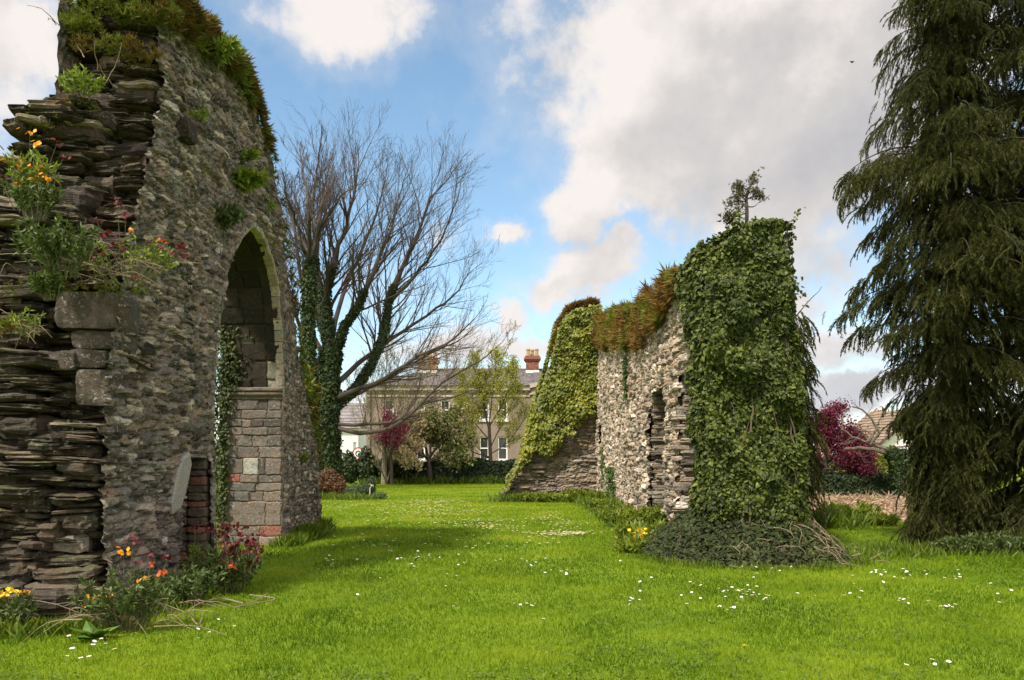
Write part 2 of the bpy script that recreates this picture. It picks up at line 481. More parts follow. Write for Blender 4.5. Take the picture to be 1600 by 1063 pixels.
M = {}
M['rubble'] = mat_stone('rubble_stone', [(0, (.045, .040, .038)), (.22, (.145, .127, .118)), (.42, (.25, .22, .20)), (.58, (.10, .085, .08)), (.74, (.34, .30, .272)), (.86, (.225, .16, .136)), (1, (.58, .53, .50))],
                        mortar=(.17, .148, .132), lichen=.8, lich_col=(.56, .54, .49), moss=.3, mort_amt=.5, bump=.9)
M['slate'] = mat_stone('broken_slate', [(0, (.030, .025, .021)), (.4, (.075, .058, .046)), (.65, (.048, .040, .034)), (.88, (.14, .105, .08)), (1, (.26, .22, .18))],
                       lichen=.5, moss=.6, bump=1.0, layered=True, mort_amt=0)
M['ashlar'] = mat_stone('ashlar_stone', [(0, (.062, .055, .050)), (.2, (.14, .122, .108)), (.4, (.09, .08, .072)), (.6, (.185, .155, .13)), (.8, (.115, .105, .096)), (.9, (.25, .11, .085)), (.96, (.30, .295, .265)), (1, (.32, .32, .285))],
                        mortar=(.24, .19, .14), lichen=.5, moss=.3, bump=.45, mort_amt=.7)
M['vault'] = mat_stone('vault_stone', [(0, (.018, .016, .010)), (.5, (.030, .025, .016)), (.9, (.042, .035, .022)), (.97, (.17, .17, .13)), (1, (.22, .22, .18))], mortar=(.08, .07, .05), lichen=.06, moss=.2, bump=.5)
M['rim'] = mat_stone('arch_rim_stone', [(0, (.25, .22, .175)), (1, (.36, .325, .26))], lichen=.5, moss=.1, bump=.4, mort_amt=.3)
M['plaster'] = mat_stone('old_plaster', [(0, (.30, .29, .28)), (1, (.33, .32, .31))], lichen=.15, moss=.0, bump=.5, fs=2)
M['pale'] = mat_stone('pale_rubble', [(0, (.12, .10, .082)), (.22, (.34, .295, .245)), (.42, (.20, .16, .13)), (.62, (.47, .405, .335)), (.8, (.30, .22, .16)), (.93, (.54, .48, .41)), (1, (.64, .56, .49))],
                      mortar=(.13, .10, .075), lichen=.45, lich_col=(.56, .55, .50), moss=.25, mort_amt=.5)
M['brown'] = mat_stone('brown_slate_wall', [(0, (.13, .11, .09)), (.5, (.21, .175, .14)), (.8, (.27, .22, .175)), (1, (.36, .32, .27))], mortar=(.14, .11, .08), lichen=.3, moss=.3, layered=True, bump=.7)
M['core'] = mat_plain('wall_core', (.10, .085, .07), .9)
# ================================================================= SETTING: lawn and grass
def mat_lawn():
    m, nt, out = new_mat('lawn_soil_and_turf')
    pos, geo = wpos(nt)
    n1 = noise(nt, pos, 0.5, 4.0, 0.6); n2 = noise(nt, pos, 5.0, 5.0, 0.65); n3 = noise(nt, pos, 60, 4.0, 0.7)
    f = mth(nt, 'ADD', mth(nt, 'MULTIPLY', n1, .45), mth(nt, 'ADD', mth(nt, 'MULTIPLY', n2, .3), mth(nt, 'MULTIPLY', n3, .35)))
    c = ramp(nt, f, [(.3, (.05, .10, .006)), (.5, (.11, .18, .009)), (.66, (.17, .24, .013)), (.8, (.24, .28, .03))])
    bp = node(nt, 'ShaderNodeBump', {'Strength': .6, 'Distance': .03, 'Height': n3})
    pr = node(nt, 'ShaderNodeBsdfPrincipled', {'Base Color': c, 'Roughness': .9, 'Normal': bp.outputs[0]})
    pr.inputs['Specular IOR Level'].default_value = .15
    nt.links.new(pr.outputs[0], out.inputs[0])
    return m
M['lawn'] = mat_lawn()
GR = [(0, (.042, .09, .004)), (.3, (.092, .165, .006)), (.55, (.155, .235, .008)), (.8, (.24, .31, .014)), (1, (.36, .36, .04))]
M['grass'] = mat_leaf('grass_blades', GR, trans=.42, rough=.6, spec=.1, var=.42, nscale=.6)

def lawn_z(x, y):
    return 0.05 * (fbm(x * .12, y * .12, 5, 3) - .5) * np.clip((np.abs(y) - 3) / 10, 0, 1)

b = MB()
gx = np.concatenate([[-900, -300, -120, -60], np.linspace(-40, 40, 81), [60, 120, 300, 900]])
gy = np.concatenate([[-200, -40, -10], np.linspace(-4, 60, 65), [80, 120, 220, 500, 1200]])
GX, GY = np.meshgrid(gx, gy, indexing='ij')
b.add(np.stack([GX, GY, lawn_z(GX, GY)], -1).reshape(-1, 3), gridq(len(gx), len(gy)))
tag(b.build('lawn', M['lawn'], smooth=True), kind='structure')

def in_ruin(x, y):
    a = (x < -4.15) & (x > -9) & (y > 8.0) & (y < 17.4) & ~((y > 11.3) & (y < 14.55))
    c = (x > 3.2) & (x < 4.6) & (y > 12.8) & (y < 31)
    d = (x > -.2) & (x < 3.3) & (y > 29.4) & (y < 31)
    return a | c | d

rg = np.random.default_rng(11)
def grass_field(b, n, ylo, yhi, hgt, wid, power):
    # distance sampled so that near turf is dense and far turf coarser
    u = rg.random(n)
    k = 2 - power
    y = (ylo ** k + u * (yhi ** k - ylo ** k)) ** (1 / k)
    x = (rg.random(n) * 2 - 1) * (.74 * y + 1.5)
    ok = ~in_ruin(x, y)
    x = x[ok]; y = y[ok]; n = len(x)
    sc = (y / 6.0) ** .72
    az = rg.random(n) * 6.283
    lean = rg.normal(size=(n, 2)) * .45
    cl = fbm(x * 1.6, y * 1.6, 33, 3)
    h = hgt * sc ** .12 * rg.uniform(.55, 1.25, n) * (.65 + .7 * cl)
    w = wid * sc * rg.uniform(.7, 1.4, n)
    dx = np.cos(az) * w; dy = np.sin(az) * w
    z = lawn_z(x, y) - .004
    V = np.stack([np.stack([x - dx, y - dy, z], -1), np.stack([x + dx, y + dy, z], -1),
                  np.stack([x + lean[:, 0] * h, y + lean[:, 1] * h, z + h], -1)], 1)
    paler = .62 * np.clip((y - 15 + 3 * (fbm(x * .2, y * .2, 7) - .5)) / 9, 0, 1)   # stronger sunlight on the farther lawn, put into the blade colour
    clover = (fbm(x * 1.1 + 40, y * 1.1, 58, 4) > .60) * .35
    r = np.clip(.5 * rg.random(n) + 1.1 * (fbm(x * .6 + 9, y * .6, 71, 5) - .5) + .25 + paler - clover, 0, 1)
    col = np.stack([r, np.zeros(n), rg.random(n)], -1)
    b.add(V.reshape(-1, 3), T=np.arange(3 * n).reshape(-1, 3), col=np.repeat(col, 3, 0))
b = MB()
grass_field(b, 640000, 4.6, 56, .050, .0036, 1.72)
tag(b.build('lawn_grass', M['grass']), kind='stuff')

# ================================================================= LEFT RUIN: wall with the arch
XF = -4.2      # plane of the face towards the lawn
XB = -5.25     # back plane
ruin = thing('ruined_arch_wall', 'tall ruined stone wall pierced by a pointed arch, its near end broken into layered slates', 'ruin wall', (XF, 9, 0))
yt = np.array([8.0, 9.2, 9.6, 10.5, 11.5, 12.5, 13.1, 13.8, 14.2, 14.6, 15.2, 15.9, 16.5, 16.9, 17.2, 17.5])
zt = np.array([7.3, 7.25, 7.15, 7.2, 7.45, 7.4, 7.2, 6.65, 6.05, 5.4, 4.3, 3.35, 2.6, 2.0, 1.1, .35])
def ltop(y):
    return np.interp(y, yt, zt) + .16 * (vnoise(y * 4.0, y * 0, 3) - .5) + .10 * (vnoise(np.floor(y * 7), y * 0, 5) - .5)
YA, YB = 11.29, 14.58
ya = np.array([11.29, 11.32, 11.41, 11.67, 12.0, 12.35, 12.7, 12.96, 13.3, 13.64, 14.0, 14.27, 14.48, 14.56, 14.58])
za = np.array([2.85, 3.15, 3.60, 4.22, 4.66, 4.98, 5.22, 5.34, 5.33, 5.20, 4.92, 4.58, 3.9, 3.35, 2.85])
def archz(y): return np.interp(y, ya, za)
def ynear(z):
    return np.interp(z, [0, 1.2, 2.4, 3.2, 3.9, 4.6, 5.6, 7.0, 7.6], [8.15, 8.15, 8.25, 8.45, 8.72, 9.0, 9.35, 9.6, 9.7])
def yrag(z): return 10.02 + .36 * np.clip((z - .4) / 1.2, 0, 1)
def lface_h(y, z):
    h, c = rubble(y, z, 3, .20, .056, .066, big=.2, fine=1.0)
    h2_, c2 = rubble(y + 40, z, 8, .13, .07, .055, big=.10, fine=.7)
    k = np.clip((y - 13.6) / 1.2, 0, 1) * np.clip((5.5 - z) / 1.5, 0, 1)
    h3_, c3 = rubble(y + 17, z + 3, 5, .30, .085, .085, big=.2, fine=.9)
    q = np.clip((vnoise(y * .8 + 3, z * 1.0, 44) - .52) * 14, 0, 1)
    h = h * (1 - q) + h3_ * q; c = np.where(q[..., None] > .5, c3, c)
    h = h * (1 - k) + h2_ * k
    c = np.where(k[..., None] > .5, c2, c)
    # smoother towards the dressed edge of the arch
    inar = (y > YA - .2) & (y < YB + .2)
    dz = np.where(inar, np.clip((z - archz(np.clip(y, YA, YB))) / .12, 0, 1), 1)
    dj = np.where(z < 3.2, np.clip(np.minimum(np.abs(y - YA), np.abs(y - YB)) / .10, 0, 1), 1)
    h = h * np.minimum(.25 + .75 * dz, .25 + .75 * dj)
    return h, c
def face_x(b, Y, Z, X0, sg, hf):
    h, c = hf(Y, Z)
    V = np.stack([X0 + sg * h, Y, Z], -1).reshape(-1, 3)
    b.add(V, gridq(*Y.shape), col=c.reshape(-1, 3))
def face_y(b, X, Z, Y0, sg, hf):
    h, c = hf(X, Z)
    V = np.stack([X, Y0 + sg * h, Z], -1).reshape(-1, 3)
    b.add(V, gridq(*X.shape), col=c.reshape(-1, 3))
def colgrid(ys0, ys1, nz, zlo, zhi, ny=None, step=.022):
    """columns between ys0(z) and ys1(z) (numbers or functions), heights zlo(y)..zhi(y)"""
    if not callable(ys0) and not callable(ys1):
        ny = ny or int((ys1 - ys0) / step) + 2
        y = np.linspace(ys0, ys1, ny)
        lo = zlo(y) if callable(zlo) else np.full(ny, zlo)
        hi = zhi(y) if callable(zhi) else np.full(ny, zhi)
        t = np.linspace(0, 1, nz)
        return np.repeat(y[:, None], nz, 1), lo[:, None] + (hi - lo)[:, None] * t
    t = np.linspace(0, 1, ny)[:, None]
    zz = np.linspace(zlo, zhi, nz)[None]
    f0 = ys0(zz) if callable(ys0) else np.full_like(zz, ys0)
    f1 = ys1(zz) if callable(ys1) else np.full_like(zz, ys1)
    return f0 + (f1 - f0) * t, np.repeat(zz, ny, 0)

b = MB()
Y, Z = colgrid(lambda z: ynear(z) - .03 + .12 * (vnoise(z * 9, z * 0, 4) - .5), yrag, 92, -.05, 1.66, ny=95)
face_x(b, Y, Z, XF, 1, lface_h)
yj = 10.38
Y, Z = colgrid(lambda z: ynear(z) - .03 + .12 * (vnoise(z * 9, z * 0, 4) - .5), yj, 260, 1.66, 7.0, ny=85)
keep = Z <= 7.0
face_x(b, Y, Z, XF, 1, lface_h)
Y, Z = colgrid(9.62, 10.38, 12, 7.0, lambda y: np.maximum(ltop(y), 7.02)); face_x(b, Y, Z, XF, 1, lface_h)
Y, Z = colgrid(10.38, 10.99, 260, 1.60, ltop); face_x(b, Y, Z, XF, 1, lface_h)
Y, Z = colgrid(10.99, YA, 300, -.05, ltop); face_x(b, Y, Z, XF, 1, lface_h)
t = (1 - np.cos(np.linspace(0, math.pi, 150))) / 2
yv = YA + (YB - YA) * t
tz = np.linspace(0, 1, 150)
Y = np.repeat(yv[:, None], 150, 1); Z = archz(yv)[:, None] + (ltop(yv) - archz(yv))[:, None] * tz
face_x(b, Y, Z, XF, 1, lface_h)
Y, Z = colgrid(YB, 17.45, 190, -.05, lambda y: np.maximum(ltop(y), .15), step=.024); face_x(b, Y, Z, XF, 1, lface_h)
b.build('rubble_face', M['rubble'], ruin)

# far end, top and back of the wall
b = MB()
def back_h(y, z):
    h, c = rubble(y + 70, z, 14, .22, .1, .05, big=.12, fine=.4)
    return h, c
for y0, y1, zl in ((9.3, YA, None), (YA, YB, archz), (YB, 17.45, None)):
    Y, Z = colgrid(y0, y1, 90, (zl if zl else -.05), lambda y: np.maximum(ltop(y), .2), step=.05)
    face_x(b, Y, Z, XB, -1, back_h)
yy = np.linspace(9.5, 17.45, 160); xx = np.linspace(XF, XB, 16)
YY, XX = np.meshgrid(yy, xx, indexing='ij')
hh, cc = rubble(YY, XX, 21, .2, .2, .12, big=.1)
ed = np.clip(np.minimum(XF - XX, XX - XB) / .2, 0, 1)
b.add(np.stack([XX, YY, np.maximum(ltop(YY), .2) + (hh + .05) * ed], -1).reshape(-1, 3), gridq(160, 16), col=cc.reshape(-1, 3))
X, Z = np.meshgrid(np.linspace(XB, XF, 30), np.linspace(-.05, .6, 20), indexing='ij')
face_y(b, X, Z, 17.45, 1, back_h)
b.build('wall_back', M['rubble'], ruin)

# notch broken into the near jamb: back and the dark brick jamb behind it
b = MB()
Y, Z = colgrid(9.9, 11.0, 70, -.05, 1.75, step=.03)
face_x(b, Y, Z, -4.72, 1, lambda y, z: rubble(y, z, 31, .2, .08, .05))
Yr, Zr = np.meshgrid(np.linspace(9.9, 11.05, 24), np.linspace(-4.75, -4.18, 14), indexing='ij')
b.add(np.stack([Zr, Yr, 1.66 + .06 * (fbm(Yr * 5, Zr * 5, 8) - .5)], -1).reshape(-1, 3), gridq(24, 14), col=(.4, 0, .5))
rng = np.random.default_rng(5)
b.build('notch_lining', M['slate'], ruin)
b = MB()
z = -.02
k = 0
while z < 1.62:
    th = rng.uniform(.07, .15)
    red = k in (0, 2, 5, 8, 11)
    for xa, xb in ((-4.72, -4.44), (-4.44, -4.19)):
        rbox(b, ((xa + xb) / 2, 11.02 + rng.uniform(-.03, .02), z + th / 2), (xb - xa - .015, .22, th * .92), rng, rnd=.10, nz=.012, col=(.9 if red else rng.random() * .5, 0, .5))
    z += th
    k += 1
M['redbrick'] = mat_stone('notch_red_brick', [(0, (.09, .075, .065)), (.6, (.11, .085, .072)), (.85, (.16, .072, .056)), (1, (.21, .095, .072))], lichen=.15, moss=.1, bump=.5)
b.build('notch_brickwork', M['redbrick'], ruin)

# smooth plaster remnant on the edge of the notch
b = MB()
pl = [(294, 706), (297, 722), (292, 748), (286, 772), (279, 797), (268, 804), (266, 786), (271, 760), (276, 735), (284, 714)]
pts = []
for px, py in pl:
    Yp = -4.14 * FPX / (px - HX)
    pts.append((-4.14, Yp, EYE + (HY - py) / FPX * Yp))
pts = np.array(pts); cen = pts.mean(0)
n = len(pts)
rings = [np.concatenate([[[-4.30, 0, 0]]]) for _ in range(0)]
outer = pts.copy(); outer[:, 0] = -4.24
mid = pts.copy(); mid[:, 0] = -4.125
inn = cen + (pts - cen) * .9; inn[:, 0] = -4.105
V = np.concatenate([outer, mid, inn, [cen + (.035, 0, 0)]])
i = np.arange(n); j = (i + 1) % n
b.add(V, np.concatenate([np.stack([i, j, n + j, n + i], -1), np.stack([n + i, n + j, 2 * n + j, 2 * n + i], -1)]), np.stack([2 * n + i, 2 * n + j, np.full(n, 3 * n)], -1))
b.build('plaster_patch', M['plaster'], ruin, smooth=False)

# far jamb of the arch: dressed blocks
rows = [852, 838, 822, 784, 768, 754, 742, 716, 698, 680, 668, 655, 641, 622]
zr = np.array([EYE + (HY - p) / FPX * YB for p in rows]); zr[0] = -.05
zr[-1] = 2.68
splits = {}
rng = np.random.default_rng(17)
special = {(0, 1): .93, (1, 1): .90, (2, 0): .55, (5, 0): .9, (6, 1): 1.0, (6, 0): .25, (6, 3): .55}
fix = {2: [.72], 6: [.33, .6, .72], 5: [.28, .6], 0: [.6], 1: [.62], 3: [.18, .45, .68], 4: [.55]}
for r in range(len(rows) - 1):
    splits[r] = np.array([0] + fix.get(r, sorted((np.arange(1, 3 if r % 2 else 4) / (3 if r % 2 else 4) + rng.uniform(-.1, .1, 2 if r % 2 else 3)).tolist())) + [1.0])
def ashlar_h(zr, splits, special, x0, x1, seed):
    rr = np.random.default_rng(seed)
    def f(X, Z):
        u = (X - x0) / (x1 - x0)
        zz = Z + .022 * (fbm(X * 7, Z * 7, seed, 4) - .5) * 2
        r = np.clip(np.searchsorted(zr, zz, side='right') - 1, 0, len(zr) - 2)
        h = np.zeros(X.shape); R = np.zeros(X.shape); G = np.zeros(X.shape)
        for k in range(len(zr) - 1):
            s = splits[k]
            m = r == k
            uu = u + .022 * (fbm(Z * 14, X * 6 + k, seed + k, 3) - .5) * 2
            c = np.clip(np.searchsorted(s, uu, side='right') - 1, 0, len(s) - 2)
            for q in range(len(s) - 1):
                mm = m & (c == q)
                if not mm.any(): continue
                rv = special.get((k, q), rr.uniform(0, .78))
                dep = rr.uniform(-.014, .018)
                dz = np.minimum(zz - zr[k], zr[k + 1] - zz); dx = np.minimum(uu - s[q], s[q + 1] - uu) * abs(x1 - x0)
                dx = np.where((q == 0) & (uu < s[1] / 2), .1, dx) if False else dx
                e = np.clip(np.minimum(dz, dx) / .022, 0, 1)
                hv = dep + .03 * (e * (2 - e) - 1)
                h = np.where(mm, hv, h); R = np.where(mm, rv, R); G = np.where(mm, (1 - e) ** 1.5, G)
        h = h + .022 * (fbm(X * 9, Z * 9, seed + 3, 4) - .5)
        return h, np.stack([R, G, fbm(X * 2, Z * 2, seed + 5)], -1)
    return f
b = MB()
X, Z = np.meshgrid(np.linspace(XB, XF + .01, 90), np.linspace(-.05, 2.70, 230), indexing='ij')
face_y(b, X, Z, YB, -1, ashlar_h(zr, splits, special, XB, XF, 41))
X, Z = np.meshgrid(np.linspace(XB, XF, 40), np.linspace(-.05, 2.9, 120), indexing='ij')
zr2 = np.linspace(-.05, 2.9, 14)
sp2 = {k: np.array([0, .3 + .1 * (k % 2), .68, 1.0]) for k in range(13)}
face_y(b, X, Z, YA, 1, ashlar_h(zr2, sp2, {}, XB, XF, 47))
b.build('jamb_ashlar', M['ashlar'], ruin)

# impost moulding
b = MB()
prof = [(0, 2.66), (.02, 2.665), (.03, 2.69), (.015, 2.70), (.05, 2.725), (.075, 2.745), (.08, 2.775), (.04, 2.785), (.045, 2.80), (.095, 2.815), (.10, 2.85), (.02, 2.875), (0, 2.88)]
xx = np.linspace(XB + .02, XF + .03, 60)
V = []
for (d, z) in prof:
    wob = .012 * (fbm(xx * 5, xx * 0 + z * 9, 61, 3) - .5) * 2
    V.append(np.stack([xx, YB - d + .0 * xx + wob, z + wob * .6], -1))
V = np.array(V).reshape(-1, 3)
b.add(V, gridq(len(prof), 60), col=(.55, 0, .5))
for xe in (0, 59):
    e = np.array([V.reshape(len(prof), 60, 3)[k, xe] for k in range(len(prof))])
    c0 = e.mean(0) + (0, .04, 0)
    i = np.arange(len(prof) - 1)
    b.add(np.concatenate([e, [c0]]), T=np.stack([i, i + 1, np.full(len(i), len(prof))], -1), col=(.55, 0, .5))
b.build('impost_moulding', M['ashlar'], ruin)

# soffit of the arch
yd = np.concatenate([[YA], YA + (YB - YA) * (1 - np.cos(np.linspace(0, math.pi, 120))) / 2, [YB]])
zd = archz(yd); zd[0] = 2.7; zd[-1] = 2.7
s = np.concatenate([[0], np.cumsum(np.hypot(np.diff(yd), np.diff(zd)))])
sn = np.linspace(0, s[-1], 200)
yc = np.interp(sn, s, yd); zc = np.interp(sn, s, zd)
ty = np.gradient(yc); tz_ = np.gradient(zc); L = np.hypot(ty, tz_); ny_, nz_ = tz_ / L, -ty / L
vr = np.linspace(0, s[-1], 22)
vsplit = {k: np.array([0, .34 + .2 * ((k * 7) % 3) / 3, .75, 1.0]) for k in range(21)}
Xg, Sg = np.meshgrid(np.linspace(XB, XF + .005, 60), sn, indexing='ij')
spec2 = {(20, 2): 1.0, (19, 2): .97}
hh, cc = ashlar_h(vr, vsplit, spec2, XB, XF, 53)(Xg, Sg)
V = np.stack([Xg, yc[None] + ny_[None] * hh, zc[None] + nz_[None] * hh], -1)
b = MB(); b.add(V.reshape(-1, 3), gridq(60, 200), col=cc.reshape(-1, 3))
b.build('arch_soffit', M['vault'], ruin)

# dressed ring round the arch, a little proud of the rubble
b = MB()
rngr = np.random.default_rng(3)
nvs = 34
edges = np.linspace(0, s[-1], nvs + 1)
for k in range(nvs):
    q = np.linspace(edges[k] + .006, edges[k + 1] - .006, 7)
    yq = np.interp(q, sn, yc); zq = np.interp(q, sn, zc)
    nyq = np.interp(q, sn, ny_); nzq = np.interp(q, sn, nz_)
    wv = rngr.uniform(.05, .10); pr_ = rngr.uniform(.03, .055)
    ring = []
    for (off, x) in ((-.012, XF - .10), (-.012, XF + pr_ - .015), (.006, XF + pr_), (wv - .01, XF + pr_), (wv, XF + pr_ - .02), (wv, XF - .08)):
        ring.append(np.stack([np.full(7, x) + rngr.uniform(-.006, .006, 7), yq - nyq * off, zq - nzq * off], -1))
    V = np.array(ring).reshape(-1, 3)
    b.add(V, gridq(6, 7), col=(rngr.random(), 0, .5))
    for e in (0, 6):
        idx = np.arange(6) * 7 + e
        b.add(V[idx], [(0, 1, 2, 3), (0, 3, 4, 5)], col=(rngr.random(), 0, .5))
b.build('arch_ring', M['rim'], ruin)

# broken near end: layered slates
def xleft(z):
    return np.interp(z, [0, 3.9, 4.35, 4.6, 5.0, 5.3, 5.36, 5.62, 5.66, 6.1, 6.5, 7.0, 7.5], [-8.5, -8.0, -7.2, -6.1, -5.75, -5.6, -5.68, -5.55, -5.35, -5.30, -5.42, -5.35, -5.2])
def yfront(x, z):
    y = ynear(z) - .05
    bulge = .34 * (fbm(x * 1.1 + 3, z * 1.3, 77, 3) - .5) * 2
    # lower part leans forward, the ledge at 3.5 m steps back, a hole lies under the overhang
    fwd = -.28 * np.clip((2.6 - z) / 2.2, 0, 1) * np.clip((-4.5 - x) / 1.0, 0, 1)
    led = -.20 * np.clip((-4.7 - x) / .5, 0, 1) * ((z > 5.2) & (z < 5.5))
    hole = .30 * np.exp(-(((x + 4.47) / .24) ** 2 + ((z - 4.55) / .42) ** 2))
    foot = -.35 * np.clip((.5 - z) / .5, 0, 1)
    cut = .25 * ((z > 2.1) & (z < 2.6))
    return y + bulge * np.clip((XF - x) / .35, .15, 1) + fwd + led + hole + foot + cut * 0
b = MB()
rng = np.random.default_rng(23)
# staggered stacks, so that no course runs through
x = XF
while x > -8.4:
    cw = rng.uniform(.20, .42) if x > -5.8 else rng.uniform(.4, .7)
    z = -.08 + rng.uniform(-.05, .03)
    while z < 7.32:
        th = rng.choice([rng.uniform(.022, .045), rng.uniform(.045, .08), rng.uniform(.09, .17)], p=[.42, .40, .18])
        w = cw * rng.uniform(.9, 2.0)
        xc = x - cw / 2 + rng.normal() * .07
        xc = min(xc, XF - w / 2 + rng.uniform(-.03, .04))
        xl = float(xleft(z))
        if xc - w / 2 < xl:
            if xc < xl - .05 + rng.random() * .1: z += th; continue
            w = max(.12, 2 * (xc - xl) + rng.uniform(-.04, .10))
        yf = float(yfront(xc, z)) + rng.normal() * .05 + (.16 if rng.random() < .14 else 0) - (.10 if rng.random() < .08 else 0)
        if xc > -4.84 and 1.95 < z < 3.42: yf += .34
        d = rng.uniform(.55, .9)
        slab(b, (xc, yf + d / 2, z + th / 2), w, d, th * rng.uniform(.95, 1.5), rng, (np.clip(rng.normal(.45, .28), 0, 1), 0, rng.random()),
             tilt=(rng.normal() * .05 - .02, rng.normal() * .07), np_=18)
        z += th * rng.uniform(.85, 1.08)
    x -= cw * .85
b.build('broken_end', M['slate'], ruin)
# mass behind the slates
b = MB()
zz = np.linspace(-.05, 7.2, 40)
for a0, a1 in zip(zz[:-1], zz[1:]):
    box(b, (float(xleft(a0)) + .25, float(ynear(a0)) + .45, a0), (XF - .18, 9.95, a1 + .004))
box(b, (-4.95, 9.95, 1.7), (XF - .2, 11.0, 7.0))
b.build('wall_core', M['core'], ruin)

# corner stones of dressed work, and the stone left standing out of the face
b = MB()
rng = np.random.default_rng(4)
for (pl_, pr_, pt, pb, yy, rv) in ((86, 197, 455, 513, 8.22, .5), (112, 178, 516, 545, 8.28, .15), (98, 166, 546, 574, 8.27, .3), (118, 172, 576, 634, 8.24, .85), (60, 115, 548, 578, 8.22, .35)):
    yy = yy + .10; xa, xb = (pl_ - HX) / FPX * yy, (min(pr_, 178) - HX) / FPX * yy
    z1, z0 = EYE + (HY - pt) / FPX * yy, EYE + (HY - pb) / FPX * yy
    rbox(b, ((xa + xb) / 2, yy + .3, (z0 + z1) / 2), (xb - xa, .6, z1 - z0), rng, n=14, rnd=.05, nz=.012, col=(rv * .55, 0, .5), tilt=-.02)
M['corner'] = mat_stone('corner_stone', [(0, (.065, .055, .047)), (1, (.11, .095, .08))], lichen=.65, lich_col=(.44, .44, .37), moss=.3, bump=.8)
b.build('corner_stone', M['corner'], ruin)
b = MB()
rbox(b, (-4.13, 9.95, 5.65), (.34, .34, .26), rng, n=9, rnd=.1, nz=.02, col=(.1, 0, .5))
b.build('putlog_stone', M['slate'], ruin)
# ================================================================= RIGHT RUIN: wall with its ivy
RF = 3.2; RB = 4.4
wall2 = thing('ruined_wall', 'pale rubble wall with a tall dark slit, rising to a thick ivy covered end', 'ruin wall', (RF, 20, 0))
y2 = np.array([12.7, 13.2, 14.2, 15.1, 17, 20, 24, 27, 29, 30.8])
z2 = np.array([4.85, 4.85, 4.8, 4.65, 4.55, 4.85, 5.45, 5.95, 6.45, 6.6])
def rtop(y):
    return np.interp(y, y2, z2) + .18 * (vnoise(y * 2.2, y * 0, 13) - .5) + .12 * (vnoise(np.floor(y * 4), y * 0, 15) - .5)
def rface_h(y, z):
    h, c = rubble(y, z, 103, .38, .125, .115, big=.18, fine=.5)
    h2_, c2 = rubble(y + 13, z, 108, .2, .085, .085, big=.12, fine=.5)
    k = vnoise(y * .9, z * 1.1, 4) > .62
    return np.where(k, h2_, h), np.where(k[..., None], c2, c)
NA = (16.35, 18.15, .22, 3.05)   # slit
NB = (13.35, 15.15, .10, 3.15)   # recess beside the ivy
NC = (24.6, 25.9, .0, 1.05)      # low hole
ND = (28.0, 28.5, 2.1, 2.75)
b = MB()
def rcol(y0, y1, zl, zh, nz, step=.035):
    jag0 = lambda z: y0 + .0 * z
    Y, Z = colgrid(y0, y1, nz, zl, zh, step=step)
    face_x(b, Y, Z, RF, -1, rface_h)
rcol(12.75, NB[0], -.05, rtop, 200)
rcol(NB[0], NB[1], NB[3], rtop, 70)
rcol(NB[1], NA[0], -.05, rtop, 190)
rcol(NA[0], NA[1], NA[3], rtop, 80)
rcol(NA[1], NC[0], -.05, rtop, 200)
rcol(NC[0], NC[1], NC[3], rtop, 150)
rcol(NC[1], ND[0], -.05, rtop, 170)
rcol(ND[0], ND[1], -.05, ND[2], 80)
rcol(ND[0], ND[1], ND[3], rtop, 120)
rcol(ND[1], 30.9, -.05, rtop, 180)
b.build('rubble_face', M['pale'], wall2)
b = MB()
rng = np.random.default_rng(31)
for (a0, a1, zl, zh), dep in ((NA, .62), (NB, .55), (NC, .6), (ND, .4)):
    Y, Z = colgrid(a0 - .1, a1 + .1, 80, zl - .1, zh + .15, step=.05)
    face_x(b, Y, Z, RF + dep, -1, lambda y, z: rubble(y, z, 131, .3, .09, .08))
    for (yj, sg) in ((a1, 1), (a0, -1)):
        z = zl - .1
        while z < zh + .1:
            th = rng.uniform(.04, .13)
            for q in range(2):
                dd = rng.uniform(.3, .5)
                yo = rng.normal() * .05
                slab(b, (RF + .03 + dep * (.25 + .5 * q) + rng.normal() * .03, yj + sg * (dd / 2 - .10) + yo, z + th / 2), dep * .62, dd, th * 1.05, rng, (rng.random(), 0, .5), tilt=(rng.normal() * .03, rng.normal() * .05))
            z += th * .95
    z = zh
    for q in range(3):
        slab(b, (RF + dep * .5, (a0 + a1) / 2 + rng.normal() * .05, zh + .04 + .07 * q), dep * 1.15, a1 - a0 + .5, .09, rng, (rng.random(), 0, .5))
b.build('opening_lining', M['brown'], wall2)
# pilaster stones between the two openings stand a little proud
b = MB()
z = 0
while z < 3.3:
    th = rng.uniform(.06, .16)
    for yy in np.arange(15.2, 16.4, .3):
        if rng.random() < .8:
            slab(b, (RF + .06 + rng.normal() * .03, yy + rng.uniform(0, .25), z + th / 2), .34, rng.uniform(.22, .42), th * 1.02, rng, (rng.random(), 0, .5), tilt=(rng.normal() * .05, rng.normal() * .05))
    z += th * .97
b.build('pilaster', M['pale'], wall2)
